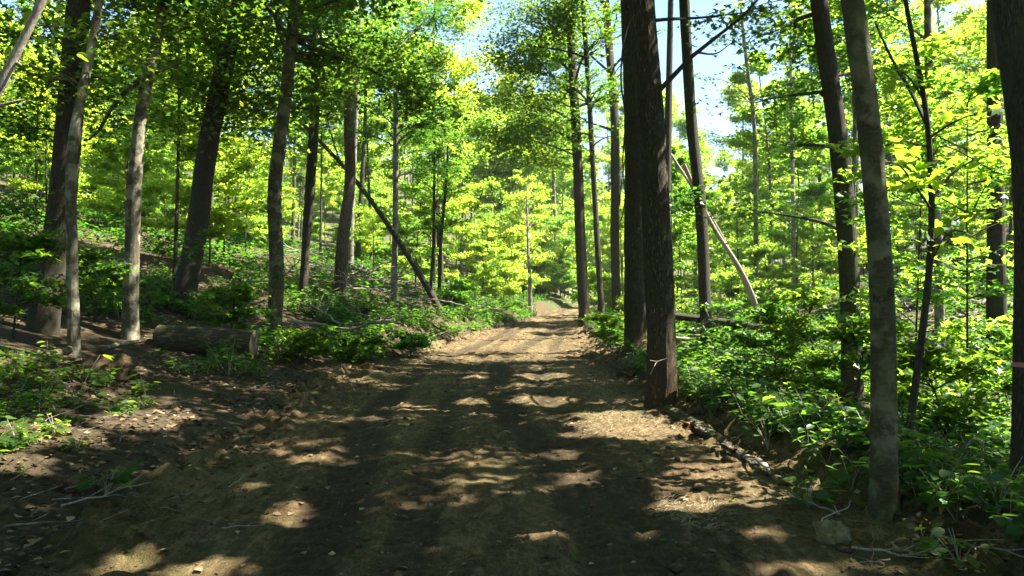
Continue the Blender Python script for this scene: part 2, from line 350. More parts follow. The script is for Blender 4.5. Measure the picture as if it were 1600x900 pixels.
nx, ny = len(uu), len(vy); i = np.arange(ny - 1)[:, None]; j = np.arange(nx - 1)[None]
Q = np.stack([i * nx + j, i * nx + j + 1, (i + 1) * nx + j + 1, (i + 1) * nx + j], -1).reshape(-1, 4)
rd = link('dirt_road', mesh('dirt_road', np.stack([X, Y, Z], -1).reshape(-1, 3), [Q], True), M['soil'])
at_ = rd.data.attributes.new('rut', 'FLOAT', 'POINT'); at_.data.foreach_set('value', np.clip(-road_h(X, Y, True) / .03, 0, 1).ravel().astype(np.float32))
tag(rd, 'rutted brown dirt logging road running through the wood', kind='structure')

# ------------------------------------------------------------------ gaps shaped into the crowns so sun falls on chosen spots
def patch(px, py, rx, ry):
    c = at(px, py); a = at(px, py + ry); return (c[0], c[1], rx * c[1] / F, max(.12, abs(c[1] - a[1])))
PATCH = [patch(*p) for p in [(975, 662, 98, 27), (1085, 662, 24, 12), (445, 800, 48, 24), (320, 885, 85, 22), (190, 880, 60, 22), (225, 655, 62, 26), (70, 680, 90, 34), (20, 720, 60, 25), 
         (840, 622, 55, 8), (740, 625, 30, 5), (1080, 795, 55, 24), (915, 737, 34, 14), (880, 700, 22, 8), (1200, 830, 40, 14), (1240, 880, 70, 18), (850, 585, 40, 5), (700, 555, 30, 4), 
         (860, 545, 70, 5), (1120, 600, 70, 24), (1230, 610, 110, 30), (1290, 545, 60, 20), (1450, 830, 60, 14), (490, 715, 30, 8), (395, 755, 20, 5), (850, 760, 16, 5), (115, 560, 60, 14),
         (60, 790, 26, 10)]]
BALLS = [(np.array(c_), r_) for c_, r_ in [((3.9, 6.5, 2.9), .9), ((4.6, 7.2, 3.4), .8), ((4.6, 13, 1.2), 1.6), ((6.0, 12.5, 1.4), 1.5), ((5.4, 10, 2.6), 1.3), ((7.2, 11, 3.5), 1.6), ((4.2, 9.6, .3), .9), ((5.0, 8.2, .3), .8), ((4.8, 10.8, .4), 1.0), ((3.5, 8.4, .3), .5), ((3.4, 11.5, .4), .7), ((2.6, 5.2, 3.3), .2), ((2.7, 5.2, 2.5), .14), ((-5.2, 16.6, 4.6), .6), ((-5.3, 16.6, 3.4), .4), ((-7.1, 13.8, 4.2), .5), ((-7.2, 13.8, 2.6), .3), ((-2.8, 4.2, 3.0), .5), ((-2.75, 4.6, 3.0), .5), ((1.9, 10.6, 3.2), .25)]]
def lit(P, patches_only=False):
    """True where a leaf at P would shade one of the sunny spots"""
    P = np.asarray(P); G = P - S * ((P[:, 2] / S[2])[:, None])
    for _ in range(2): G = P - S * (((P[:, 2] - H0(G[:, 0], G[:, 1])) / S[2])[:, None])
    x, y = G[:, 0], G[:, 1]
    w = (fbm(x * 2.1, y * 2.1, o=3, s=91) - .5) * 1.5
    r = np.zeros(len(P), bool)
    for cx, cy, rx, ry in PATCH: r |= (((x - cx) / rx) ** 2 + ((y - cy) / ry) ** 2) < 1 + w
    if patches_only: return r
    for c_, rb in BALLS:
        v = P - c_; a_ = v @ S; r |= (a_ > 1.5) & (np.linalg.norm(v - a_[:, None] * S, axis=1) < rb * (.75 + .5 * w))
    n = fbm(x * .8, y * .75, o=4, s=95)
    r |= n > np.interp(y, [0, 6, 14, 22, 28, 36], [.84, .80, .75, .66, .52, .40]) + .2 * sstep(-1.5, -3.5, x) * (y < 34)
    r |= (x > 4.2) & (y > 7) & (n > .42)
    return r

# ------------------------------------------------------------------ tree builder
def unit(v): return v / (np.linalg.norm(v, axis=-1, keepdims=True) + 1e-9)
def on_path(P, z):
    return np.stack([np.interp(z, P[:, 2], P[:, i]) for i in range(3)], -1)
def limbs_to_leaves(rng, A, D, Ln, r0, ntw, nlf, spread=.17, curl=.25, twig_len=(.25, .5), flat=.45, cull=None, split=False):
    """limbs from A (n,3) along unit D, length Ln (n,): tubes of limbs and twigs, and the leaf points"""
    n = len(A); s = np.linspace(0, 1, 7)
    side = unit(np.cross(D, [0, 0, 1.0])); wob = rng.normal(0, .10, n); up = rng.normal(curl, .12, n)
    P = A[:, None] + D[:, None] * (Ln[:, None] * s)[..., None]
    P = P + side[:, None] * (Ln[:, None] * wob[:, None] * np.sin(s * 4)[None])[..., None]
    P[:, :, 2] += Ln[:, None] * up[:, None] * (s - s ** 2)[None] - Ln[:, None] * .10 * (s ** 2)[None]
    R = r0[:, None] * (1 - .88 * s)[None]
    b = B(); b.add(*tubes(P, R, 4))
    sb = [B() for _ in range(n)] if split else None
    # twigs
    st = np.sort(rng.uniform(.28, 1.0, (n, ntw)), axis=1); idx = st * 6; k = np.clip(idx.astype(int), 0, 5); f = (idx - k)[..., None]
    ii = np.arange(n)[:, None]; T0 = P[ii, k] * (1 - f) + P[ii, k + 1] * f
    a = rng.uniform(-1.25, 1.25, (n, ntw)); ca, sa = np.cos(a), np.sin(a)
    dx, dy = D[:, 0][:, None], D[:, 1][:, None]; hn = np.sqrt(dx ** 2 + dy ** 2) + 1e-6
    TD = np.stack([(dx * ca - dy * sa) / hn, (dx * sa + dy * ca) / hn, rng.normal(.12, .22, (n, ntw))], -1); TD = unit(TD)
    TL = np.clip(Ln[:, None], .6, 4) * rng.uniform(*twig_len, (n, ntw))
    T0 = T0.reshape(-1, 3); TD = TD.reshape(-1, 3); TL = TL.ravel()
    q = np.array([0, .5, 1.0]); TP = T0[:, None] + TD[:, None] * (TL[:, None] * q)[..., None]; TP[:, 2, 2] -= .06 * TL
    TR = np.repeat(np.clip(r0 * .22, .004, .02), ntw)[:, None] * np.array([1, .7, .3])
    kp = ~cull(TP[:, 1]) if cull else np.ones(len(TP), bool)
    if split:
        for q_ in range(n):
            sb[q_].add(*tubes(P[q_:q_ + 1], R[q_:q_ + 1], 5)); w_ = np.arange(q_ * ntw, (q_ + 1) * ntw)[kp[q_ * ntw:(q_ + 1) * ntw]]
            if len(w_): sb[q_].add(*tubes(TP[w_], TR[w_], 3))
    b.add(*tubes(TP[kp], TR[kp], 3))
    t = rng.uniform(.1, 1.08, (len(TL), nlf))
    C = T0[:, None] + TD[:, None] * (TL[:, None] * t)[..., None]
    sg = spread * np.clip(TL, .5, 2.2)
    C = C + rng.normal(0, 1, C.shape) * sg[:, None, None] * np.array([1, 1, flat])
    return (sb if split else b), C.reshape(-1, 3)
def crown(rng, P, rad, z0, z1, R, nl, ntw, nlf, asc=(.15, .7), **kw):
    z = np.sort(z0 + (z1 - z0) * rng.uniform(0, 1, nl) ** .9); A = on_path(P, z); r = np.interp(z, P[:, 2], rad)
    h = (z - z0) / (z1 - z0 + 1e-6); prof = np.clip(.55 + 1.3 * h * (1 - h) - .35 * h ** 3, .2, 1)
    az = np.arange(nl) * 2.39996 + rng.normal(0, .4, nl) + rng.uniform(0, 6); el = rng.uniform(*asc, nl) + .4 * h
    D = np.stack([np.cos(az) * np.cos(el), np.sin(az) * np.cos(el), np.sin(el)], 1)
    Ln = R * prof * rng.uniform(.65, 1.1, nl)
    return limbs_to_leaves(rng, A, D, Ln, np.clip(r * .38, .012, .09), ntw, nlf, **kw)
def spray(rng, start, target, rad, n, ntw=12):
    """one limb from start that ends in a flat fan of leaves about target, rad metres across"""
    st, tg = np.asarray(start, float), np.asarray(target, float); v = tg - st; dist = np.linalg.norm(v)
    b = B(); s = np.linspace(0, 1, 9); P = st + v * s[:, None]; P[:, 2] += .16 * dist * (s - s * s) * rng.uniform(.3, 1.2); side = unit(np.cross(v, [0, 0, 1.0])); P += side * (dist * .06 * np.sin(s * 5 + rng.uniform(0, 6)))[:, None]
    b.add(*tubes(P[None], (np.clip(.010 + .010 * dist, .012, .05) * (1 - .75 * s))[None], 6))
    m = ntw; a = rng.uniform(0, 2 * np.pi, m); r0 = P[rng.integers(5, 9, m)]
    TD = unit(np.stack([np.cos(a), np.sin(a), rng.normal(0, .25, m)], 1) + .35 * unit(v)); TL = rad * rng.uniform(.55, 1.1, m)
    q = np.array([0, .5, 1]); TP = r0[:, None] + TD[:, None] * (TL[:, None] * q)[..., None]; TP[:, 2, 2] -= .10 * TL
    b.add(*tubes(TP, np.array([[.008, .006, .003]] * m), 3))
    per = max(3, n // m); t = rng.uniform(.12, 1.05, (m, per)); C = r0[:, None] + TD[:, None] * (TL[:, None] * t)[..., None]; C[:, :, 2] -= .10 * TL[:, None] * t ** 2
    C = C + rng.normal(0, 1, C.shape) * (.16 * rad + .03) * np.array([1, 1, .5])
    return b, C.reshape(-1, 3)

def trunk_mesh(rng, P, rad, base, sides=10, relief=.0, flare=.3, seed=0, name='trunk'):
    k = len(P); z = P[:, 2] - base[2]
    a = np.arange(sides) * 2 * np.pi / sides; c, s_ = np.cos(a)[None], np.sin(a)[None]; zz = z[:, None]
    ro = 1 + .16 * (fbm(c * 1.2 + 5, s_ * 1.2, zz * .9, o=2, s=seed) - .5)
    lob = .5 + .5 * np.sin(a * 4 + seed)[None] * .6 + .4 * (vn(c * 2, s_ * 2, 0, s=seed + 3))
    ro = ro + flare * np.exp(-np.clip(zz, 0, None) / .22) * lob
    if relief:
        ph = fbm(c * 9, s_ * 9, zz * 2.2, o=3, s=seed + 7); rd_ = 1 - np.abs(ph - .5) * 4
        ro = ro + relief * (rd_ - .4) + relief * 1.2 * (fbm(c * 16, s_ * 16, zz * 9, o=2, s=seed + 9) - .5)
    V, Q = tubes(P[None], rad[None], sides, ro[None])
    return V, Q
TREE_N = [0]
def hero(name, label, pix, w0, w1, Ht, bark, d=None, cat='tree', cr=None, sprays=(), group=None, sides=12, rings=60, relief=0., leafsize=.105, shape=LOBED, leaf='leaf', flare=.3, top_lean=.4, extra=None, seed=None, dead=False):
    """a tree whose trunk passes through the given pixels of the photograph at one distance"""
    TREE_N[0] += 1; sd = seed or TREE_N[0] * 17; rng = np.random.default_rng(sd)
    if d is None: d = at(*pix[0])[1]
    pts = np.array([atd(x, y, d) for x, y in pix]); pts[:, 1] += np.concatenate([[0], rng.normal(0, .012 * d, len(pix) - 1)])
    base = pts[0].copy(); base[2] = Hs(base[0], base[1])
    pts[0, 2] = base[2]
    r0, r1 = w0 * d / F / 2, w1 * d / F / 2; rr = list(np.interp(pts[:, 2], [pts[0, 2], pts[-1, 2]], [r0, r1]))
    pts = list(pts); zt = pts[-1][2]
    if Ht > zt + .5:
        dv = (pts[-1] - pts[-2]); dv = dv / max(dv[2], .3)
        for f in (.25, .5, .75, 1.0):
            h = (Ht - zt) * f; pts.append(pts[len(pix) - 1] + np.array([dv[0] * h * top_lean, dv[1] * h * top_lean, h])); rr.append(r1 * (1 - f) + .03 * f)
    pts = [np.array([base[0], base[1], base[2] - .3])] + pts; rr = [rr[0]] + rr
    P, R = resample(np.array(pts), np.array(rr), rings)
    # finer rings low down on the part in view
    root = empty(name, base, label, cat, group)
    V, Q = trunk_mesh(rng, P, R, base, sides, relief, flare, sd)
    tb = B(); tb.add(V, Q); link('trunk', tb.build('trunk', True, base), bark, root)
    bb = B(); LC = []; LS = []
    if cr:
        z0, Rc, nl, ntw, nlf, size = cr
        b2, C = crown(rng, P, R, z0, P[-1, 2] - .3, Rc, nl, ntw, nlf, cull=lit, spread=.24, split=True)
        for q_ in b2: link('branch', q_.build('branch', True, base), bark, root)
        C = C[~lit(C)]; LC.append(C); LS.append(np.full(len(C), size))  # leaves above the chosen sunny spots are left out
    for sp in sprays:
        (tx, ty, td, r, n) = sp[:5]; n = int(n * 1.25); r *= 1.1
        if td < d: r *= (d + .5) / td; n = int(n * min(1.3, (d + .5) / td)); td = d + .5
        tg = atd(tx, ty, td); zs = sp[5] if len(sp) > 5 else tg[2] - .25 * np.hypot(*(tg[:2] - base[:2]))
        stt = on_path(P, np.array([np.clip(zs, base[2] + .5, P[-1, 2] - .2)]))[0]
        b2, C = spray(rng, stt, tg, r, n)
        link('limb', b2.build('limb', True, base), bark, root)
        if td < 18: C = C[~lit(C, True)]
        LC.append(C); LS.append(np.full(len(C), leafsize * (1.18 if td < 18 else 1.5)))
    if extra:
        for pp, ra, rb in extra:
            q = np.array([atd(x, y, d) for x, y in pp]); q[:, 1] += np.linspace(0, rng.normal(0, .2), len(q)); eb = B(); eb.add(*tube1(q, np.linspace(ra, rb, len(q)), 6, rings=14)); link('limb', eb.build('limb', True, base), bark, root)
    if bb.n: link('branches', bb.build('branches', True, base), bark, root)
    if LC:
        C = np.concatenate(LC); sz = np.concatenate(LS) * rng.uniform(.7, 1.25, len(C))
        big = sz > .15; lb = B()
        if (~big).any(): lb.add(*leaves(C[~big], sz[~big], rng, shape))
        if big.any(): lb.add(*leaves(C[big], sz[big], rng, DIAMOND))
        link('crown', lb.build('crown', False, base), M[leaf], root)
    return root

CR = lambda z0, R=4.0, nl=26, ntw=10, nlf=26, s=.2: (z0, R, nl, ntw, nlf, s)
# --- left of the road
hero('tall_tree', 'dark thick tree at the left edge behind the pale slim trunk', [(62, 520), (85, 350), (105, 200), (128, 0)], 44, 33, 17, M['bark_dark'], cr=CR(6.5, 4, 18), sides=24, rings=90, relief=.03, flare=.1,
     sprays=[(40, 60, 10, 1.3, 420), (150, 120, 10.5, 1.3, 420), (30, 200, 11, 1.2, 300), (20, 330, 12, 1.2, 260)])
hero('slim_tree', 'pale slim mossy trunk just right of the dark thick one at left edge', [(116, 556), (113, 400), (120, 240), (135, 0)], 18, 12, 12, M['bark_grey'], cr=CR(6, 2.6, 16, 8, 24), rings=50,
     sprays=[(170, 60, 9, 1.0, 300), (60, 120, 8.5, 1.0, 260)])
hero('mottled_tree', 'mottled grey tree with a crooked side limb left of the sawn log', [(203, 530), (213, 300), (226, 160), (238, 90), (250, 0)], 24, 15, 15, M['bark_grey'], cr=CR(6.5, 3.6, 18), sides=18, rings=80,
     sprays=[(250, 60, 12, 1.5, 500), (180, 180, 13, 1.3, 400), (300, 20, 11, 1.4, 450), (190, 10, 10, 1.3, 350), (250, 380, 15, 1.2, 240)], extra=[([(228, 118), (196, 140), (168, 170), (150, 200), (130, 215)], .055, .02), ([(232, 120), (262, 105), (290, 96)], .03, .01)])
hero('leaning_dark_tree', 'dark tree leaning right behind the sawn log', [(284, 486), (300, 340), (318, 230), (347, 100), (372, 0)], 34, 26, 18, M['bark_dark'], cr=CR(7.5, 4.5, 30), sides=20, rings=80, relief=.02,
     sprays=[(350, 70, 13, 1.7, 650), (420, 30, 12.5, 1.6, 600), (300, 130, 14, 1.5, 500), (400, 150, 13, 1.4, 420), (340, 190, 16, 1.6, 380)])
hero('straight_tree', 'straight grey tree with a sunlit right edge right of the sawn log', [(426, 541), (428, 420), (432, 300), (445, 200), (456, 100), (462, 0)], 24, 17, 16, M['bark_smooth'], cr=CR(6.5, 4.2, 30), sides=18, rings=80,
     sprays=[(450, 50, 12.5, 1.7, 650), (400, 110, 12, 1.5, 550), (520, 60, 13.5, 1.4, 420), (470, 170, 14, 1.3, 360), (640, 140, 17, 1.2, 700, 7.6), (600, 100, 17, 1.0, 450, 7.6), (690, 175, 18, .9, 330, 7.6)])
hero('twin_stem_tree', 'tree with two slim stems left of the broken snag', [(474, 470), (478, 330), (482, 170), (490, 0)], 14, 10, 15, M['bark_dark'], cr=CR(7, 3.4, 22), rings=50, sprays=[(500, 110, 18, 1.6, 420), (430, 220, 19, 1.6, 420)],
     extra=[([(476, 420), (486, 300), (491, 200), (497, 60)], .10, .05)])
hero('broken_snag', 'brown broken dead snag with a jagged top among the left trees', [(531, 466), (537, 380), (543, 280), (546, 180), (552, 122)], 20, 15, 0, M['dead_brown'], sides=16, rings=60, relief=.04, cat='dead tree',
     extra=[([(551, 140), (560, 110), (566, 90)], .05, .008), ([(552, 150), (572, 138), (590, 122)], .04, .008), ([(549, 130), (546, 112), (548, 104)], .06, .01), ([(546, 240), (570, 215), (585, 200)], .02, .005)])
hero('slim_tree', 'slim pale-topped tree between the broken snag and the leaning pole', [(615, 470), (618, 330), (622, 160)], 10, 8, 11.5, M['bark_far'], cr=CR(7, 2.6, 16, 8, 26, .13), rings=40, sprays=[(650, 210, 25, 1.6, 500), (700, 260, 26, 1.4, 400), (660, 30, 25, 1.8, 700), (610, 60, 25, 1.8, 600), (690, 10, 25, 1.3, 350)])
hero('slim_sapling', 'thinner left one of two dark poles beside the leaning pole foot', [(672, 468), (675, 380), (678, 262)], 5, 4, 8.5, M['bark_dark'], cr=CR(4.5, 1.8, 12, 7, 22, .12), rings=30, cat='sapling')
hero('slim_sapling', 'right one of two dark poles beside the leaning pole foot', [(686, 470), (689, 380), (696, 265)], 6, 4, 9, M['bark_dark'], cr=CR(4.5, 1.8, 12, 7, 22, .12), rings=30, cat='sapling')
hero('roadside_sapling', 'thin sapling with yellow-green leaves on the left road bank ahead', [(829, 494), (828, 440), (826, 396)], 7, 5, 9, M['bark_far'], cr=CR(3.6, 2.8, 22, 9, 26, .15), rings=30, leaf='leaf_far', cat='sapling')
# --- right of the road, far to near
hero('roadside_tree', 'straight tree at the right road edge, leftmost of three in a row', [(914, 506), (908, 380), (902, 230), (893, 30)], 18, 13, 22, M['bark_ridged'], cr=CR(8, 4.4, 30, 10, 26, .16), rings=60, sides=14,
     sprays=[(860, 60, 30, 2.8, 1500), (830, 150, 29, 2.5, 1500), (790, 215, 29, 2.3, 1200), (850, 250, 30, 2.1, 1000), (800, 100, 28, 2.1, 1100), (850, 10, 29, 2.6, 1200)])
hero('thin_tree', 'thin dark pole tree, middle one of three along the right road edge', [(941, 511), (930, 300), (920, 150), (909, 0)], 10, 7, 17, M['bark_dark'], cr=CR(7.5, 2.8, 20, 9, 24, .13), rings=50,
     sprays=[(870, 20, 28, 2.0, 900), (840, 190, 27, 1.9, 800), (780, 60, 27, 1.5, 400)], extra=[([(921, 175), (940, 140), (948, 120)], .05, .015), ([(918, 160), (895, 150), (870, 160)], .04, .01)])
hero('roadside_tree', 'dark straight tree left of the big pair, rightmost of three in a row', [(964, 502), (962, 380), (957, 200), (948, 0)], 15, 12, 22, M['bark_ridged'], cr=CR(10, 4, 26, 10, 24, .16), rings=60, sprays=[(930, 30, 26, 1.5, 300), (960, 290, 22, .8, 160)])
hero('big_roadside_tree', 'big dark trunk standing behind the front trunk of the roadside pair', [(993, 556), (993, 380), (990, 200), (984, 0)], 34, 28, 23, M['bark_ridged'], d=18, cr=CR(8.5, 5.5, 40), sides=56, rings=170, relief=.05)
hero('big_roadside_tree', 'big ridged front trunk of the roadside pair beside the sunny patch', [(1034, 636), (1032, 480), (1028, 330), (1018, 160), (1004, 0)], 46, 40, 24, M['bark_ridged'], cr=CR(8, 5.5, 38), sides=80, rings=300, relief=.05, flare=.2,
     extra=[([(1012, 158), (1040, 132), (1075, 95), (1110, 68), (1150, 38), (1185, 0)], .045, .015), ([(1090, 82), (1120, 84), (1150, 60)], .018, .006)], sprays=[(1180, 20, 11.5, .8, 150)])
hero('slender_tree', 'dark slender tree right of the big roadside pair', [(1105, 546), (1100, 330), (1088, 190), (1068, 0)], 19, 16, 21, M['bark_dark'], d=20.5, cr=CR(10, 5.2, 38), sides=20, rings=90, relief=.02, sprays=[(1080, 320, 17, .9, 220)])
hero('dark_tree', 'dark straight tree behind the near mossy trunk on the right', [(1332, 580), (1320, 380), (1304, 190), (1275, 0)], 32, 25, 19, M['bark_dark'], d=11.5, cr=CR(7, 4.5, 32), sides=24, rings=100, relief=.02,
     sprays=[(1240, 60, 15, 1.5, 460), (1200, 160, 16, 1.4, 420), (1250, 230, 15, 1.4, 400), (1290, 90, 14, 1.2, 360), (1210, 330, 16, 1.4, 380), (1380, 120, 13, 1.3, 420)])
hero('mossy_tree', 'near grey-green smooth-barked tree at lower right with undergrowth at its foot', [(1381, 806), (1386, 600), (1390, 430), (1378, 250), (1360, 130), (1334, 0)], 40, 33, 15, M['bark_smooth'], cr=CR(6.5, 4.2, 30), sides=44, rings=170, relief=.012, flare=.25)
hero('edge_tree', 'dark thick tree cut by the right edge of the picture', [(1614, 752), (1630, 560), (1634, 400), (1620, 220), (1584, 0)], 60, 60, 17, M['bark_dark'], d=5.6, cr=CR(6.5, 4.5, 30), sides=40, rings=140, relief=.025)
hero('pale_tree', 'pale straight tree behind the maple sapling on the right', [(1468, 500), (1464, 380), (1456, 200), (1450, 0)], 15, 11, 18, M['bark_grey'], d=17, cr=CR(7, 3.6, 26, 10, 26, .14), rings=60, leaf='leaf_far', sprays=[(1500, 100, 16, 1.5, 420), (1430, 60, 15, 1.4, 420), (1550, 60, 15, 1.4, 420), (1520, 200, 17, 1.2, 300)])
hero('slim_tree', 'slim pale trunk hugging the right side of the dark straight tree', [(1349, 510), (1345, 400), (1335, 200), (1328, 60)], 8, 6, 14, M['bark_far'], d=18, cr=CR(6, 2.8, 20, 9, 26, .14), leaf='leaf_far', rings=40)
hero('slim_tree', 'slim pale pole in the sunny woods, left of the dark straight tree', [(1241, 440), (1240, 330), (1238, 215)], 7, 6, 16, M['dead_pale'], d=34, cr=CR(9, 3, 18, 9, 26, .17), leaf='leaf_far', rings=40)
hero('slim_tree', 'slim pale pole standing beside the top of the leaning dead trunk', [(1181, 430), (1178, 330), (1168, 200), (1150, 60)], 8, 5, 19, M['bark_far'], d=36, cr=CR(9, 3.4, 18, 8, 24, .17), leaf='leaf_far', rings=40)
SHL = ['nearest one on the right', 'second one back on the right', 'third one back on the right', 'behind on the right', 'farther off on the right', 'nearest one on the left', 'second one on the left', 'close behind on the right', 'hidden behind the big pair ahead', 'straight behind in the road', 'behind on the left', 'between the first two on the right']
# unseen trees added around the viewpoint so that their crowns shade the road
for k, (x, y, h) in enumerate([(7.6, 3.2, 18), (10.5, 8.5, 19), (9.6, 14.5, 19), (6.2, -2.5, 17), (12.5, 2.5, 19), (-4.9, 1.8, 17), (-8.5, 4.5, 17), (3.6, -3.5, 18), (5.5, 26.5, 23), (1.0, -7.5, 18), (-3.5, -3.5, 17), (9.4, 5.4, 18)]):
    rng = np.random.default_rng(900 + k); z = Hs(x, y); P = np.stack([x + np.linspace(0, rng.normal(0, .6), 20), y + np.linspace(0, rng.normal(0, .6), 20), np.linspace(z - .3, h, 20)], 1); R = np.linspace(.19, .03, 20)
    root = empty('shade_tree', (x, y, z), 'unseen tree added to shade the road, ' + SHL[k], 'tree', 'unseen trees added to shade the road')
    V, Q = trunk_mesh(rng, P, R, np.array([x, y, z]), 12, 0, .3, k); tb = B(); tb.add(V, Q); link('trunk', tb.build('trunk', True, (x, y, z)), M['bark_dark'], root)
    b2, C = crown(rng, P, R, 12.5 if y > 22 else 7.0 if abs(x) > 5 else 7.5, h - .3, 5.2, 34, 10, 34, cull=lit, spread=.24); C = C[~lit(C)]
    link('branches', b2.build('branches', True, (x, y, z)), M['bark_dark'], root)
    lb = B(); lb.add(*leaves(C, .2 * rng.uniform(.7, 1.25, len(C)), rng)); link('crown', lb.build('crown', False, (x, y, z)), M['leaf'], root)

# ------------------------------------------------------------------ the wood behind: kinds of tree, copied
def proto(name, seed, Ht, r, z0, R, nl, ntw, nlf, size, shape, bark, leaf, bend=.5, cat='tree', **kw):
    rng = np.random.default_rng(seed); n = 22; t = np.linspace(0, 1, n)
    P = np.stack([bend * np.sin(t * 2.2 + seed) * t * rng.uniform(.5, 1.3), bend * np.cos(t * 1.7 + seed * 2) * t * rng.uniform(.3, 1) - 0, -.4 + (Ht + .4) * t], 1); R_ = r * (1 - .85 * t) + .008
    root = empty(name, (0, 0, 0), 'x', cat)
    V, Q = trunk_mesh(rng, P, R_, np.zeros(3), 8, 0, .25, seed); tb = B(); tb.add(V, Q); link('trunk', tb.build('trunk', True), bark, root)
    b2, C = crown(rng, P, R_, z0, Ht - .1, R, nl, ntw, nlf, **kw); link('branches', b2.build('branches', True), bark, root)
    lb = B(); lb.add(*leaves(C, size * rng.uniform(.7, 1.3, len(C)), rng, shape, tilt=.8)); link('crown', lb.build('crown'), M[leaf], root)
    return root
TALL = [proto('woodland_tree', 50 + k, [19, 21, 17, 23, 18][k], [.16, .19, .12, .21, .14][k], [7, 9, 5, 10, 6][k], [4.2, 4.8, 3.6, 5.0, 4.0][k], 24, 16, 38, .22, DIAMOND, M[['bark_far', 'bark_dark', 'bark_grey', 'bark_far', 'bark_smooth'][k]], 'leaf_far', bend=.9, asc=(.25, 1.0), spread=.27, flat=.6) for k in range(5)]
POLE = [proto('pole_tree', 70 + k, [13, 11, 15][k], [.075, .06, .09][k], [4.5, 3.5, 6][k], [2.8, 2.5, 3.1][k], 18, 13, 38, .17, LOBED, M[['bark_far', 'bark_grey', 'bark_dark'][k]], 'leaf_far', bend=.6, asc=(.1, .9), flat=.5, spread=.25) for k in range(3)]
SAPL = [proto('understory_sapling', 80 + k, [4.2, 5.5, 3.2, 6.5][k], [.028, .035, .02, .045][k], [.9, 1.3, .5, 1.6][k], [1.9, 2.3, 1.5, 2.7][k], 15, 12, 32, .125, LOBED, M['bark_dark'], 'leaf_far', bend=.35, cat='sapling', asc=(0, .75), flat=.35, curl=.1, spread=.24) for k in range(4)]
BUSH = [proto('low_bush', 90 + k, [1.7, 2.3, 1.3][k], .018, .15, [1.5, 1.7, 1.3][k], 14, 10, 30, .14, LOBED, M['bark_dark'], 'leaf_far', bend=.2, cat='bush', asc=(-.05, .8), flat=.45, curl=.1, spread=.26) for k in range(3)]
used = set(); PLACED = []
def plant(pr, x, y, s, rng, kind, group):
    z = Hs(x, y) - .05; rz = rng.uniform(0, 6.28)
    if pr.name not in used:
        used.add(pr.name); o = pr; o.location = (x, y, z); o.rotation_euler = (0, 0, rz); o.scale = (s,) * 3; o['group'] = group
    else: o = copy_thing(pr, (x, y, z), rz, s, 'x', group)
    PLACED.append((kind, x, y, o)); return o
MARKS = [(-1e9, ''), (62, 'dark thick tree'), (203, 'mottled tree'), (284, 'leaning dark tree'), (426, 'straight grey tree'), (531, 'broken snag'), (615, 'slim pale-topped tree'), (690, 'leaning pole foot'), (829, 'roadside sapling'), (914, 'roadside row'),
         (1013, 'big roadside pair'), (1105, 'slender tree'), (1241, 'slim pale pole'), (1332, 'dark straight tree'), (1387, 'near mossy tree'), (1466, 'maple sapling'), (1600, 'right edge tree'), (1e9, '')]
ORD = ['nearest', 'second nearest', 'third nearest', 'fourth nearest', 'fifth nearest', 'sixth nearest', 'seventh nearest', 'eighth nearest', 'ninth nearest', 'tenth nearest', 'eleventh nearest', 'twelfth nearest', 'thirteenth nearest', 'fourteenth nearest', 'fifteenth nearest', 'sixteenth nearest', 'seventeenth nearest', 'eighteenth nearest', 'nineteenth nearest', 'twentieth nearest'] + ['%s-%s nearest' % (t_, o_) for t_ in ('twenty', 'thirty') for o_ in ('first', 'second', 'third', 'fourth', 'fifth', 'sixth', 'seventh', 'eighth', 'ninth')]
def cellname(px):
    k = max(i for i, m in enumerate(MARKS) if m[0] <= px); return 'between %s and %s' % (MARKS[k][1], MARKS[k + 1][1])
def name_all():
    cells = {}
    for kind, x, y, o in PLACED:
        px = 800 + F * x / y; k = max(i for i, m in enumerate(MARKS) if m[0] <= px); cells.setdefault((kind, k), []).append((y, o))
    for (kind, k), L_ in cells.items():
        a, b = MARKS[k][1], MARKS[min(k + 1, len(MARKS) - 1)][1]
        where = 'seen between %s and %s' % (a, b) if a and b else ('seen left of the dark thick tree' if b else 'seen right of the edge tree')
        L_.sort(key=lambda t: t[0])
        for i, (y, o) in enumerate(L_):
            o['label'] = ('the one %s %s' % (kind, where)) if len(L_) == 1 else '%s %s %s' % (ORD[min(i, len(ORD) - 1)], kind, where)
rng = np.random.default_rng(4)
def scatter(n, ylo, yhi, xr, mind, rng, ok):
    out = []; tries = 0
    while len(out) < n and tries < n * 60:
        tries += 1; y = ylo + (yhi - ylo) * rng.random() ** .8; x = rng.uniform(-1, 1) * (xr[0] + xr[1] * y)
        if not ok(x, y): continue
        if all((x - a) ** 2 + (y - b) ** 2 > mind ** 2 for a, b in out): out.append((x, y))
    return out
def off_road(m): return lambda x, y: abs(x - float(road_x(y))) > float(half_w(y)) + m
def side(x, y): return 'left' if x < float(road_x(y)) else 'right'
for x, y in scatter(150, 30, 165, (6, .78), 3.2, rng, off_road(1.5)):
    # keep the gap of sky above the road's end
    if 2 < x - road_x(y) < 15 and y < 62: continue
    if -8 < x - road_x(y) < 2 and y < 45: continue
    plant(TALL[rng.integers(5)], x, y, rng.uniform(.8, 1.15), rng, 'tall tree behind', 'tall trees of the wood behind, %s side' % side(x, y))
for x, y in scatter(85, 22, 75, (4, .75), 2.2, rng, off_road(1.2)):
    if 0 < x - road_x(y) < 10 and y < 60 and rng.random() < .75: continue
    if x < 0 and (y < 30 or (420 < 800 + F * x / y < 720 and y < 42)): continue
    plant(POLE[rng.integers(3)], x, y, rng.uniform(.7, 1.15), rng, 'slim young tree', 'slim young trees, %s side' % side(x, y))
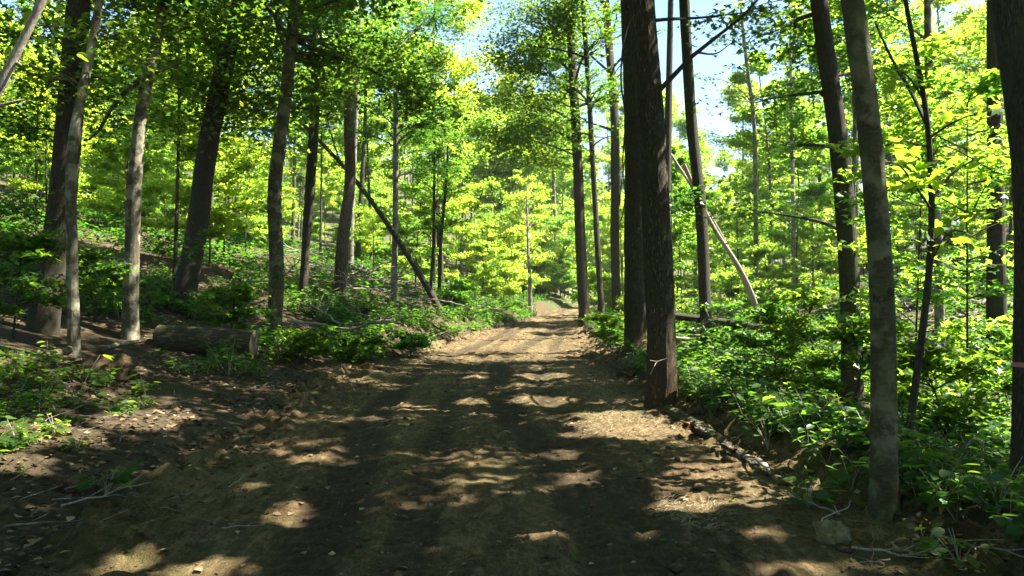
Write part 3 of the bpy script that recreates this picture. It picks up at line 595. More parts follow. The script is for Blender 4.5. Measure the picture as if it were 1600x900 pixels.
for x, y in scatter(190, 14, 66, (3, .72), 1.3, rng, off_road(.9)):
    if 0 < x - road_x(y) < 6.5 and y < 60: continue
    if x > 0 and y < 27: continue
    if x < 0 and (y < 19 or (400 < 800 + F * x / y < 720 and y < 38)): continue
    plant(SAPL[rng.integers(4)], x, y, rng.uniform(.6, 1.25), rng, 'leafy sapling', 'understory saplings, %s side' % side(x, y))
for k, (x, y) in enumerate([(6.5, 94), (10, 92), (3.0, 88), (14, 90), (8, 100), (12, 104), (0, 92), (17, 98), (5, 106), (10, 112), (15, 110), (20, 106), (-3, 100), (1, 108), (7, 118), (13, 120)]):
    plant((POLE + SAPL)[k % 7], x, y, 1.3, rng, 'yellow-green young tree', 'young trees closing the road end')

for x, y in scatter(150, 30, 115, (3, .6), 1.6, rng, off_road(.7)):
    if 0 < x - road_x(y) < 2.5 and y < 45: continue
    plant(BUSH[rng.integers(3)], x, y, rng.uniform(.6, 1.2), rng, 'low leafy bush', 'low bushes, %s side' % side(x, y))
for k in range(52):
    y = rng.uniform(*((62, 100) if k < 26 else (54, 74))); x = float(road_x(y)) - float(half_w(y)) - rng.uniform(*((.6, 7) if k < 26 else (1.2, 5)))
    if k < 26: plant(BUSH[rng.integers(3)], x, y, rng.uniform(.9, 1.6), rng, 'low leafy bush', 'low bushes, left side')
    else: plant(SAPL[rng.integers(4)], x, y, rng.uniform(.7, 1.3), rng, 'leafy sapling', 'saplings at the road bend')
for x, y in scatter(60, 78, 135, (2, .35), 2.0, rng, off_road(.8)): plant(SAPL[rng.integers(4)], x, y, rng.uniform(1.2, 1.9), rng, 'leafy sapling', 'saplings far ahead')
for px, y in ((690, 50), (1200, 50), (1165, 75), (880, 78), (765, 72), (845, 92)): plant(TALL[rng.integers(5)], (px - 800) / F * y, y, rng.uniform(.95, 1.15), rng, 'tall tree behind', 'tall trees of the wood behind, %s side' % side((px - 800) / F * y, y))
ring = [(rng.uniform(-18, 18), rng.uniform(-20, -7)) for _ in range(16)] + [(rng.uniform(-24, -12), rng.uniform(-5, 9)) for _ in range(7)]  # unseen trees added to cut sky light from behind and the left
for k, (x, y) in enumerate(ring): copy_thing(TALL[k % 5], (x, y, Hs(x, y)), rng.uniform(0, 6), 1.0, 'unseen tree added around the viewpoint to dim the sky light', 'unseen trees added to dim the sky light')
name_all()

# ------------------------------------------------------------------ dead and leaning trees, logs
hero('leaning_pole', 'dead dark pole leaning left across the trees by the road bank', [(694, 494), (640, 406), (585, 318), (530, 252), (470, 190)], 11, 5, 0, M['bark_dark'], cat='dead tree', rings=50, flare=.1,
     extra=[([(530, 250), (515, 200), (503, 130)], .035, .012), ([(585, 312), (560, 300), (540, 280)], .02, .006)])
hero('leaning_dead_tree', 'pale dead trunk leaning left in the sunny wood on the right', [(1202, 506), (1160, 432), (1111, 347), (1062, 262)], 8, 6, 0, M['dead_pale'], d=26, cat='dead tree', rings=40, flare=.1)
hero('leaning_dead_tree', 'thin pale dead stem leaning above the thicker pale leaning trunk', [(1206, 506), (1128, 372), (1089, 306), (1050, 238)], 6, 4, 0, M['dead_pale'], d=27, cat='dead tree', rings=30, flare=.05)
def log(name, label, a, b, r, bark, cut=True, seed=1, sides=28, rings=60, relief=.03, cat='log', bend=.0, rb=None):
    a, b = np.array(a, float), np.array(b, float); c = (a + b) / 2; Ln = np.linalg.norm(b - a); t = np.linspace(-.5, .5, rings)
    ang = np.arctan2(*(b - a)[[1, 0]]); tilt = -math.asin((b - a)[2] / Ln)
    P = np.stack([bend * np.sin(t * 3), bend * np.cos(t * 4), t * Ln], 1); R = np.linspace(r, rb or r, rings)
    th = np.arange(sides) * 2 * np.pi / sides; cc, ss, zz = np.cos(th)[None], np.sin(th)[None], (t * Ln)[:, None]
    ro = 1 + .10 * (fbm(cc * 1.3, ss * 1.3, zz * .8, o=3, s=seed) - .5) + relief * (1 - np.abs(fbm(cc * 7, ss * 7, zz * 1.8, o=3, s=seed + 2) - .5) * 4)
    V, Q = tubes(P[None], R[None], sides, ro[None])
    root = empty(name, c, label, cat); root.rotation_euler = (0, math.pi / 2 + tilt, ang)
    tb = B(); tb.add(V, Q); link('bark', tb.build('bark', True), bark, root)
    for e in (0, -1):
        ring = V.reshape(rings, sides, 3)[e]; cen = ring.mean(0); inner = cen + (ring - cen) * .9
        fb = B(); vv = np.concatenate([ring, inner, [cen + [0, 0, .01 * (1 if e else -1)]]]); jj = np.arange(sides); k2 = (jj + 1) % sides
        fb.add(vv, np.stack([jj, k2, sides + k2, sides + jj], 1)); fb.p.append(np.stack([sides + jj, sides + k2, np.full(sides, 2 * sides)], 1))
        link('sawn_face' if cut else 'broken_end', fb.build('face'), M['cut'] if cut else bark, root)
    return root
m, nt, out, N, L = nodes('sawn_wood'); tc = N('ShaderNodeTexCoord'); wv = N('ShaderNodeTexWave', i_Scale=9.0, i_Distortion=1.5); wv.wave_type = 'RINGS'; wv.rings_direction = 'Z'; L(tc.outputs['Object'], wv.inputs['Vector'])
cr_ = ramp(N, [(0, (.08, .055, .032)), (1, (.14, .10, .058))]); L(wv.outputs[0], cr_.inputs[0]); b_ = N('ShaderNodeBsdfPrincipled'); b_.inputs['Roughness'].default_value = .9; L(cr_.outputs[0], b_.inputs['Base Color']); L(b_.outputs[0], out.inputs[0]); M['cut'] = m
c = at(320, 556); dl = c[1]; r = 20 * dl / F
pa, pb = atd(248, 528, dl), atd(397, 536, dl)
log('sawn_log', 'thick mossy sawn log lying on the left bank under the trees', pa, pb, r, M['bark_log'], seed=3)
log('fallen_log', 'dark fallen log lying across the undergrowth behind the slender tree', atd(1040, 498, 21) , atd(1300, 520, 20), .10, M['bark_dark'], cut=False, seed=5, bend=.1)
log('fallen_pole', 'pale thin fallen trunk lying on the left, ending at the slim mossy trunk', at(24, 578) + [0, 0, .06], at(108, 560) + [0, 0, .12], .055, M['bark_smooth'], cut=False, seed=8, sides=12, rings=24)
log('fallen_pole', 'crooked pale fallen limb touching the left end of the sawn log', at(160, 556) + [0, 0, .05], at(242, 530) + [0, 0, .08], .04, M['bark_grey'], cut=False, seed=9, sides=10, rings=24, bend=.06, rb=.03)
# the rotten log along the right road edge: a bark shell, splintered slabs and crumbled orange wood
pa, pb = at(1034, 648), at(1215, 758); rl = np.random.default_rng(12)
rot = log('rotten_log', 'crumbling rotten log along the right road edge below the big pair', pa + [.1, 0, .03], pb + [.1, 0, .0], .06, M['bark_log'], cut=False, seed=21, relief=.14, rings=90, bend=.04)
loc_r = np.array(rot.location); dvec = unit(pb - pa)
for k in range(12):
    t = rl.uniform(0, 1); p0 = pa + (pb - pa) * t + [rl.normal(.05, .06), rl.normal(0, .05), .05 + rl.uniform(0, .03)]; ln = rl.uniform(.12, .4)
    w = rl.uniform(.015, .045); th = rl.uniform(.006, .018); dv = unit(dvec + rl.normal(0, .15, 3)); sd_ = unit(np.cross(dv, [0, 0, 1])); upv = np.cross(sd_, dv)
    sec = np.linspace(0, 1, 5); b = B(); rows = []
    for q in sec:
        ww = w * (1 - .8 * abs(q - .4)); cpt = p0 + dv * ln * (q - .5) + upv * rl.normal(0, .008)
        rows.append([cpt + sd_ * ww + upv * th, cpt - sd_ * ww + upv * th * rl.uniform(.4, 1.4), cpt - sd_ * ww * .8 - upv * th, cpt + sd_ * ww - upv * th])
    V = np.array(rows).reshape(-1, 3); q4 = [[i * 4 + j, i * 4 + (j + 1) % 4, i * 4 + 4 + (j + 1) % 4, i * 4 + 4 + j] for i in range(4) for j in range(4)] + [[3, 2, 1, 0], [16, 17, 18, 19]]
    b.add(V, np.array(q4)); o = link('slab', b.build('slab'), [M['rot'], M['dead_brown'], M['rot'], M['dead_pale']][k % 4]); o.parent = rot; o.matrix_parent_inverse = __import__('mathutils').Matrix.LocRotScale(rot.location, rot.rotation_euler, None).inverted()

# ------------------------------------------------------------------ lumps: clods of soil
ICO_V = None
def ico():
    t = (1 + 5 ** .5) / 2
    v = np.array([(-1, t, 0), (1, t, 0), (-1, -t, 0), (1, -t, 0), (0, -1, t), (0, 1, t), (0, -1, -t), (0, 1, -t), (t, 0, -1), (t, 0, 1), (-t, 0, -1), (-t, 0, 1)], float); v /= np.linalg.norm(v[0])
    f = np.array([(0, 11, 5), (0, 5, 1), (0, 1, 7), (0, 7, 10), (0, 10, 11), (1, 5, 9), (5, 11, 4), (11, 10, 2), (10, 7, 6), (7, 1, 8), (3, 9, 4), (3, 4, 2), (3, 2, 6), (3, 6, 8), (3, 8, 9), (4, 9, 5), (2, 4, 11), (6, 2, 10), (8, 6, 7), (9, 8, 1)])
    return v, f
IV, IF = ico()
def ico_sub(v, f, n):
    for _ in range(n):
        mid = {}; v = list(map(tuple, v)); nf = []
        def m_(a, b):
            k = (min(a, b), max(a, b))
            if k not in mid: p = (np.array(v[a]) + v[b]) / 2; v.append(tuple(p / np.linalg.norm(p))); mid[k] = len(v) - 1
            return mid[k]
        for a, b, c in f: ab, bc, ca = m_(a, b), m_(b, c), m_(c, a); nf += [(a, ab, ca), (b, bc, ab), (c, ca, bc), (ab, bc, ca)]
        v, f = np.array(v), np.array(nf)
    return v, f
def lumps(C, size, rng, flat=.6):
    n = len(C); V = IV[None] * (1 + rng.normal(0, .30, (n, 12, 1))) * size[:, None, None] * (1 + rng.normal(0, .25, (n, 1, 3))) * np.array([1, 1, flat]); a = rng.uniform(0, 6.28, n)
    ca, sa = np.cos(a)[:, None], np.sin(a)[:, None]; V = np.stack([V[:, :, 0] * ca - V[:, :, 1] * sa, V[:, :, 0] * sa + V[:, :, 1] * ca, V[:, :, 2]], -1) + C[:, None]
    return V.reshape(-1, 3), (IF[None] + (np.arange(n) * 12)[:, None, None]).reshape(-1, 3)
def surf(x, y):
    u = np.abs(x - road_x(y)) / half_w(y); return np.where(u < 1.0, road_h(x, y), H0(x, y))
rng = np.random.default_rng(60); n = 3400
y = 1.8 + 28 * rng.random(n) ** 1.8; sd_ = rng.choice([-1, 1], n); x = road_x(y) + sd_ * half_w(y) * np.where(rng.random(n) < .7, rng.normal(.98, .16, n), rng.uniform(0, 1, n)); sz = np.clip(.011 * rng.lognormal(0, .7, n), .005, .055)
b = B(); b.add(*lumps(np.stack([x, y, surf(x, y) + sz * .2], 1), sz, rng))
n = 9000; y = 2.0 + 20 * rng.random(n) ** 1.7; x = road_x(y) + half_w(y) * rng.uniform(-1.05, 1.05, n); sz = np.clip(.007 * rng.lognormal(0, .5, n), .003, .02); OV = np.array([(1, 0, 0), (-1, 0, 0), (0, 1, 0), (0, -1, 0), (0, 0, 1), (0, 0, -.6)], float); OF = np.array([(0, 2, 4), (2, 1, 4), (1, 3, 4), (3, 0, 4)])
V = OV[None] * (1 + rng.normal(0, .35, (n, 6, 1))) * sz[:, None, None] + np.stack([x, y, surf(x, y) + sz * .1], 1)[:, None]; b.add(V.reshape(-1, 3), (OF[None] + (np.arange(n) * 6)[:, None, None]).reshape(-1, 3))
tag(link('soil_clods', b.build('clods'), M['clod']), 'loose clods of brown soil strewn along both edges of the road', 'soil', kind='stuff')
def boulder(name, label, px, py, rad, sc3, mat, seed, cat='clod'):
    v, f = ico_sub(IV, IF, 3); p = at(px, py); n_ = v * (1 + 1.5 * (fbm(v[:, 0:1] * 1.6 + seed, v[:, 1:2] * 1.6, v[:, 2:3] * 1.6, o=4, s=seed) - .5) + .5 * (fbm(v[:, 0:1] * 6, v[:, 1:2] * 6, v[:, 2:3] * 6, o=3, s=seed) - .5))
    b = B(); b.add(n_ * rad * np.array(sc3), f); o = link(name, b.build(name, True), mat, loc=(p[0], p[1], surf(np.array([p[0]]), np.array([p[1]]))[0] + rad * sc3[2] * .2)); tag(o, label, cat); return o
M['mossclod'] = soil_mat('mossy_clod', (.12, .10, .04), (.22, .19, .09), (.36, .31, .17))
boulder('mossy_clod', 'yellowish mossy clod at the road edge near the mossy tree foot', 1302, 842, .11, (.9, .7, .9), M['mossclod'], 3)
boulder('soil_clod', 'big brown clod among sticks at the lower left', 118, 765, .12, (1.3, .9, .75), M['clod'], 7)
boulder('soil_clod', 'lump of dug soil under the pale slim mossy trunk', 160, 582, .26, (1.5, .8, .6), M['clod'], 8)
boulder('soil_clod', 'lump of turned soil at the road edge left of the big pair', 982, 588, .2, (1.2, .8, .7), M['clod'], 9)

# ------------------------------------------------------------------ leaf litter, straw
def band(n, side_, lo, hi, ylo, yhi, rng, pw=1.5):
    y = ylo + (yhi - ylo) * rng.random(n) ** pw; return road_x(y) + side_ * (half_w(y) + lo + (hi - lo) * rng.random(n)), y
rng = np.random.default_rng(61)
for sd_, lab, k in ((-1, 'dry brown leaves covering the forest floor left of the road', 26000), (1, 'dry brown leaves covering the forest floor right of the road', 20000)):
    x, y = band(k, sd_, -.25, 9, 1.5, 26, rng); keep = fbm(x * .9, y * .9, o=3, s=71) > (.47 if sd_ < 0 else .42); x, y = x[keep], y[keep]
    b = B(); b.add(*leaves(np.stack([x, y, surf(x, y) + .012 + .02 * rng.random(len(x))], 1), rng.uniform(.04, .09, len(x)), rng, DIAMOND, tilt=.5, droop=.05)); tag(link('leaf_litter', b.build('litter'), M['litter']), lab, 'leaf litter', kind='stuff')
n = 1400; y = 2 + 18 * rng.random(n) ** 1.5; x = road_x(y) + half_w(y) * rng.uniform(-1, 1, n)
b = B(); b.add(*leaves(np.stack([x, y, surf(x, y) + .012], 1), rng.uniform(.03, .075, n), rng, DIAMOND, tilt=.3, droop=.05)); tag(link('leaf_litter', b.build('litter'), M['litter']), 'scattered torn dry leaves and chips lying on the dirt road', 'leaf litter', kind='stuff')
n = 26; P_ = [(525, 567), (264, 735), (615, 752), (670, 655), (640, 800), (480, 700), (560, 870), (890, 865), (1030, 840), (1140, 780), (760, 700), (420, 830), (905, 790), (350, 720), (820, 610), (700, 640), (980, 720), (1150, 690)]
lm = mesh('fallen_green_leaf', OVAL[0], [OVAL[1]]); lm.materials.append(M['leaf_low'])
for px, py in P_:
    p = at(px, py); o = link('green_leaf', lm, loc=(p[0], p[1], surf(np.array([p[0]]), np.array([p[1]]))[0] + .02)); o.scale = (.07,) * 3; o.rotation_euler = (rng.normal(0, .25), rng.normal(0, .25), rng.uniform(0, 6)); tag(o, 'fresh green fallen leaf lying on the bare dirt road', 'leaf', 'green leaves dropped on the road')
b = B()
for px, py, rx, ry, n in ((975, 660, 95, 26, 900), (1080, 795, 60, 26, 260), (1010, 640, 60, 10, 200)):
    c = patch(px, py, rx, ry); a = rng.uniform(0, 6.28, n); r = np.sqrt(rng.random(n)); x = c[0] + c[2] * r * np.cos(a); y = c[1] + c[3] * r * np.sin(a); P0 = np.stack([x, y, surf(x, y)], 1)
    a = rng.normal(.2, .9, n); l_ = rng.uniform(.03, .11, n); D = np.stack([np.cos(a), np.sin(a), np.abs(rng.normal(.15, .35, n))], 1) * l_[:, None]; q = np.array([0, .5, 1.0])
    TP = P0[:, None] + D[:, None] * q[None, :, None]; TP[:, 2, 2] -= .25 * l_; b.add(*tubes(TP, np.array([[.0014, .0010, .0005]] * n), 3))
tag(link('dry_grass', b.build('dry_grass'), M['straw']), 'flattened straw-coloured dry grass on the sunny patches by the big pair', 'grass', kind='stuff')

# ------------------------------------------------------------------ undergrowth
def undergrowth(rng, x, y, h, ns, nl, size, shape, stem=True):
    n = len(x); base = np.stack([x, y, surf(x, y) - .02], 1); B0 = np.repeat(base, ns, 0); hh = np.repeat(h, ns) * rng.uniform(.55, 1.1, n * ns); a = rng.uniform(0, 6.28, n * ns); l_ = rng.uniform(.15, .9, n * ns)
    D = np.stack([np.cos(a), np.sin(a)], 1); q = np.array([0, 1.0]); 
    def pt(t): return B0[:, None] + np.concatenate([D[:, None] * (hh * l_)[:, None, None] * (t ** 1.5)[..., None], (hh[:, None] * (t - .18 * t ** 2))[..., None]], -1)
    b = B(); m_ = n * ns
    if stem: b.add(*tubes(pt(np.broadcast_to(q, (m_, 2))), np.outer(.003 + .006 * hh, [1, .3]), 3))
    t = (np.arange(nl)[None] + rng.random((m_, nl))) / nl * .8 + .22; P = pt(t)
    sgn = np.where(np.arange(nl)[None] % 2, 1, -1) * np.ones((m_, 1)); perp = np.stack([-D[:, 1], D[:, 0]], 1)
    out = np.concatenate([perp[:, None] * sgn[..., None] + .7 * D[:, None], np.full((m_, nl, 1), -.12)], -1); sz = (size * rng.uniform(.6, 1.25, (m_, nl)) * np.repeat(np.clip(h / h.mean(), .6, 1.5), ns)[:, None])
    P = P + out * sz[..., None] * .55
    lb = B(); lb.add(*leaves(P.reshape(-1, 3), sz.ravel(), rng, shape, tilt=.3, out=out.reshape(-1, 3) * 1.6, droop=.1))
    return b, lb
def clump(x, y, thr, s=81, f=.55): return fbm(x * f, y * f, o=3, s=s) > thr
rng = np.random.default_rng(62); UG = []
x, y = band(2650, 1, .15, 9.0, 2.4, 15, rng, 1.15); k = clump(x, y, .36) & (np.hypot(x - 2.62, y - 5.18) > .17); UG.append((x[k], y[k], .30, 4, 7, .085, OVAL, 'low leafy green plants covering the ground right of the road'))
x, y = band(2700, 1, .3, 16, 13, 50, rng, 1.0); k = clump(x, y, .38); UG.append((x[k], y[k], .5, 4, 7, .13, DIAMOND, 'sunlit leafy undergrowth behind the big roadside pair'))
x, y = band(1500, -1, .9, 9, 11, 24, rng, 1.0); k = clump(x, y, .44) & ((x > -5 + .0 * y) | (y > 15)); UG.append((x[k], y[k], .40, 4, 7, .10, OVAL, 'dark green leafy undergrowth on the shaded left bank'))
x, y = band(2700, -1, .8, 24, 14, 60, rng, .9); k = clump(x, y, .38); UG.append((x[k], y[k], .5, 4, 6, .14, DIAMOND, 'sunlit undergrowth on the far left slope among the brushwood'))
x, y = band(560, -1, .9, 4.5, 4.6, 9.5, rng, 1.0); k = clump(x, y, .43, 83, .9); UG.append((x[k], y[k], .17, 4, 6, .065, OVAL, 'small bright plants in the sunny spot at the left edge'))
x, y = band(420, -1, .1, 1.5, 16, 48, rng, 1.0); UG.append((x, y, .34, 4, 6, .12, DIAMOND, 'leafy plants along the top of the left road bank'))
x, y = band(420, 1, .35, 3.4, 3.2, 6.6, rng, 1.0); k = np.hypot(x - 2.62, y - 5.18) > .17; UG.append((x[k], y[k], .2, 4, 6, .075, OVAL, 'low green plants round the near mossy tree at the lower right'))
x, y = band(110, -1, 1.2, 4.2, 5.4, 8.2, rng, 1.0); UG.append((x, y, .16, 4, 6, .065, OVAL, 'patch of small sunny plants below the slim mossy trunk at the left'))
for x, y, h, ns, nl, size, shp, lab in UG:
    sb, lb = undergrowth(rng, x, y, h * rng.lognormal(0, .35, len(x)), ns, nl, size, shp, shp is OVAL)
    root = tag(link('undergrowth', lb.build('leaves'), M['leaf_low']), lab, 'undergrowth', kind='stuff'); 
    if sb.n: link('stems', sb.build('stems'), M['twig'], root)
# shrubs along the right that rise above the low plants
def bush(name, label, px, py, d, ht, R, n, seed, leaf='leaf_low', size=.11):
    rng = np.random.default_rng(seed); p = atd(px, py, d); z = Hs(p[0], d); P = np.stack([p[0] + np.linspace(0, rng.normal(0, .2), 10), d + np.linspace(0, rng.normal(0, .2), 10), np.linspace(z - .1, z + ht, 10)], 1); R_ = np.linspace(.018, .005, 10)
    root = empty(name, (p[0], d, z), label, 'shrub'); tb = B(); tb.add(*tubes(P[None], R_[None], 6)); link('stem', tb.build('stem', True, (p[0], d, z)), M['bark_dark'], root)
    b2, C = crown(rng, P, R_, z + .15, z + ht, R, n, 7, 14, asc=(-.1, .6), flat=.3, curl=.05, split=True)
    for q_ in b2: link('branch', q_.build('branch', True, (p[0], d, z)), M['bark_dark'], root)
    lb = B(); lb.add(*leaves(C, size * rng.uniform(.7, 1.3, len(C)), rng, LOBED, tilt=.5)); link('crown', lb.build('crown', False, (p[0], d, z)), M[leaf], root)
for k, (px, py, d, ht, R, n, lab) in enumerate([(1510, 560, 9.6, 4.6, 1.7, 26, 'tall bright leafy shrub behind the maple sapling boughs'), (1425, 560, 10.5, 5.2, 1.6, 26, 'tall bright leafy shrub between mossy tree and maple sapling'), (1210, 540, 13.5, 1.3, 1.2, 22, 'sunlit shrub between slender tree and dark straight tree'), (1275, 560, 12.5, 1.6, 1.1, 22, 'bright drooping maple shrub just left of the dark straight tree'),
        (1130, 500, 21, 1.5, 1.3, 22, 'tall shrub growing over the dark fallen log'), (1520, 540, 11, 1.1, 1.0, 18, 'shaded shrub left of the right edge tree'), (1560, 480, 15, 2.0, 1.4, 24, 'bright shrub on the slope at the right edge'),
        (955, 545, 19, .8, .7, 14, 'small bright shrub at the right road edge under the row'), (1330, 620, 9.5, 1.3, .9, 18, 'shrub with drooping bright leaves in front of the dark straight tree'), (1500, 640, 8, 1.0, .9, 16, 'low shaded shrub right of the near mossy tree'), (560, 500, 17, .45, .7, 12, 'low shrub below the broken snag'), (640, 505, 19, .45, .6, 12, 'low shrub on the left bank beside the leaning pole'),
        (360, 490, 15.5, 1.1, 1.0, 18, 'dark shrub behind the sawn log'), (480, 500, 15, .5, .8, 14, 'dark shrub right of the straight grey tree'), (150, 500, 14, 1.2, 1.1, 18, 'dark shrub behind the pale slim mossy trunk'), (20, 480, 11, 1.4, 1.1, 18, 'dark shrub at the left edge'), (740, 490, 30, 1.2, 1.1, 16, 'sunlit shrub on the left road bank ahead'), (1060, 480, 28, 1.6, 1.3, 20, 'sunlit shrub seen just right of the big pair')]):
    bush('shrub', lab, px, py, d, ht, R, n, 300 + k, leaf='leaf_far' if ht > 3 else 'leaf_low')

# ------------------------------------------------------------------ sticks and brushwood
def stick_proto(seed, L_=1.0, forks=3):
    rng = np.random.default_rng(seed); t = np.linspace(0, 1, 8); P = np.stack([t * L_, .08 * np.cumsum(rng.normal(0, .5, 8)) * L_, .03 * np.cumsum(rng.normal(0, .5, 8)) * L_ + .02], 1)
    b = B(); b.add(*tubes(P[None], (np.linspace(.016, .005, 8) * L_)[None], 5))
    for f in range(forks):
        k = rng.integers(2, 7); a = rng.choice([-1, 1]) * rng.uniform(.4, .9); l_ = rng.uniform(.15, .4) * L_; q = np.linspace(0, 1, 4); D = np.array([math.cos(a), math.sin(a), rng.uniform(-.05, .45)])
        b.add(*tubes((P[k] - D * .004 + D * (l_ * q)[:, None])[None], (np.linspace(.008, .002, 4) * L_)[None], 4))
    return b.build('stick', True)
SM = [stick_proto(400 + k, 1.0, 1 + k % 4) for k in range(7)]
for k, m_ in enumerate(SM): m_.materials.append([M['bark_far'], M['twig'], M['dead_brown'], M['dead_pale'], M['bark_far'], M['twig'], M['bark_grey']][k])
def stick(x, y, ln, rz, label, group, rng, pitch=0, lift=0, fat=1.0):
    o = link('fallen_branch', SM[rng.integers(len(SM))]); o.location = (x, y, float(surf(np.array([x]), np.array([y]))[0]) + .01 + lift); o.scale = (ln, ln * fat, ln * fat); o.rotation_euler = (rng.normal(0, .3), pitch, rz); tag(o, label, 'branch', group); return o
rng = np.random.default_rng(63)
for k in range(150):
    px, py = rng.uniform(430, 735), rng.uniform(0, 1); d = rng.uniform(17, 42); x = (px - 800) / F * d
    if abs(x - road_x(d)) < half_w(d) + .8: continue
    stick(x, d, rng.uniform(.8, 2.6), rng.uniform(0, 6.28), 'grey dead branch in the left brushwood ' + cellname(px), 'brushwood on the left slope', rng, rng.normal(0, .22), rng.uniform(0, .55), 1.2)
for k in range(60):
    px = rng.choice([rng.uniform(1055, 1170), rng.uniform(1400, 1590)]); d = rng.uniform(17, 34); x = (px - 800) / F * d
    stick(x, d, rng.uniform(1.0, 3.2), rng.uniform(0, 6.28), 'pale dead branch in the right undergrowth ' + cellname(px), 'brushwood on the right', rng, rng.normal(0, .25), rng.uniform(0, .5), 1.2)
for k in range(36):
    px, py = rng.uniform(0, 470), rng.uniform(560, 850); p = at(px, py)
    stick(p[0], p[1], rng.uniform(.12, .38), rng.uniform(-.6, 1.2), 'small dry stick on the dug soil at the lower left', 'small sticks at lower left', rng, rng.normal(-.1, .15), .01)
for k in range(22):
    px, py = rng.uniform(1230, 1570), rng.uniform(600, 890); p = at(px, py)
    stick(p[0], p[1], rng.uniform(.2, .7), rng.uniform(0, 6.28), 'dry stick lying among the low plants at the lower right', 'small sticks at lower right', rng, rng.normal(-.1, .15), .03)
for lab, px, py, ln, rz, pit in (('long pale crooked stick curving over the clod at lower left', 95, 800, .75, .55, -.12), ('pale stick lying along the bottom left edge', 5, 830, .62, .12, -.03), ('pale rooty stick sticking out of the sunny soil mound', 190, 700, .5, 2.2, -.3), ('straight pale stick lying at the road edge below the mossy tree', 1330, 860, .8, -.45, .02), ('upright broken stem beside the lying stick below the mossy tree', 1360, 885, .35, 1.6, -1.2),
        ('pale splintered roots at the left road bank below the leaning pole', 668, 532, 1.3, .9, -.15), ('thin pale twig standing in the soil left of the road', 268, 640, .3, 1.5, -1.1)):
    p = at(px, py); o = stick(p[0], p[1], ln * .75, rz, lab, None, rng, pit, .01, 1.0)

# ------------------------------------------------------------------ plants near enough to show each leaf
from mathutils import Matrix
def leaf_variants(shape, mat, name, n=3):
    out = []
    for k in range(n):
        v = shape[0].copy(); v[:, 2] += -.22 * (v[:, 1] - .1) ** 2 * (k + .5) / n + .06 * np.sin(v[:, 0] * 5 + k); me = mesh(name, v, [shape[1]], True); me.materials.append(mat); out.append(me)
    return out
OVAL_FINE = (np.array([(0, 0, 0), (-.20, .16, .04), (-.30, .38, .06), (-.26, .64, .05), (-.12, .86, .01), (0, 1.06, -.05), (.12, .86, .01), (.26, .64, .05), (.30, .38, .06), (.20, .16, .04), (0, .4, -.01), (0, .7, -.02)]),
             np.array([(0, 10, 1), (1, 10, 2), (2, 10, 3), (3, 10, 11), (3, 11, 4), (4, 11, 5), (0, 9, 10), (9, 8, 10), (8, 7, 10), (7, 11, 10), (7, 6, 11), (6, 5, 11)]))
M['leaf_near'] = leaf_mat('leaf_near', [(.05, .10, .015), (.065, .125, .018), (.09, .14, .02)], (.42, .58, .03), .6, .03)
LM = leaf_variants(MAPLE, M['leaf_near'], 'maple_leaf'); LO = leaf_variants(OVAL_FINE, M['leaf_low'], 'oval_leaf'); LY = leaf_variants(OVAL_FINE, M['leaf_near'], 'bright_leaf')
def put_leaf(root, base, P, out, size, meshes, rng, tilt=.4, name='leaf'):
    nrm = Vector((rng.normal(0, tilt), rng.normal(0, tilt), 1)).normalized(); t = Vector(out); t = (t - nrm * t.dot(nrm)).normalized(); b = t.cross(nrm)
    o = link(name, meshes[rng.integers(len(meshes))], None, root)
    m_ = Matrix((b, t, nrm)).transposed().to_4x4(); m_.translation = Vector(P) - Vector(base); o.matrix_local = m_ @ Matrix.Scale(size, 4); return o
# maple sapling on the right with its leafy boughs
rng = np.random.default_rng(64); d = 6.6
path = np.array([atd(x, y, d) for x, y in [(1413, 705), (1436, 560), (1452, 430), (1457, 320), (1450, 185), (1432, 90), (1412, -10), (1400, -120)]]); base = path[0].copy(); base[2] = Hs(base[0], d); path[0, 2] = base[2] - .1
root = empty('maple_sapling', base, 'thin maple sapling with wide bright boughs at upper right', 'sapling')
b = B(); b.add(*tube1(path, np.linspace(.036, .016, len(path)), 8, rings=60)); link('stem', b.build('stem', True, base), M['bark_dark'], root)
boughs = [([(1451, 200), (1458, 120), (1462, 50), (1466, -40)], .022, .010, 0), ([(1456, 308), (1490, 268), (1530, 246), (1600, 236), (1660, 240)], .013, .004, 46), ([(1457, 330), (1420, 300), (1380, 268), (1330, 262), (1290, 250)], .012, .003, 46), ([(1452, 215), (1480, 190), (1530, 190), (1590, 200)], .011, .003, 36), ([(1452, 230), (1420, 212), (1390, 225), (1345, 215)], .010, .003, 34),
          ([(1455, 380), (1480, 345), (1510, 330), (1540, 335)], .010, .003, 26), ([(1454, 250), (1470, 225), (1500, 235), (1560, 270), (1620, 280)], .010, .003, 30), ([(1440, 150), (1410, 120), (1370, 110)], .010, .003, 22), ([(1455, 410), (1430, 380), (1405, 372)], .008, .003, 12)]
for pp, ra, rb, nlf in boughs:
    q = np.array([atd(x, y, d) for x, y in pp]); q[:, 1] += np.linspace(0, rng.uniform(-1.3, 1.3), len(q)); Pq, Rq = resample(q, np.linspace(ra, rb, len(q)), 16)
    b = B(); b.add(*tubes(Pq[None], Rq[None], 6)); br = link('bough', b.build('bough', True, base), M['bark_dark'], root)
    for k in range(nlf):
        i_ = rng.integers(4, 16); a = rng.uniform(0, 6.28); o_ = np.array([math.cos(a), math.sin(a), -.25]); r_ = rng.uniform(.03, .28)
        put_leaf(br, base, Pq[i_] + o_ * r_ * [1, 1, .4], o_, rng.uniform(.085, .15), LM, rng, .45)
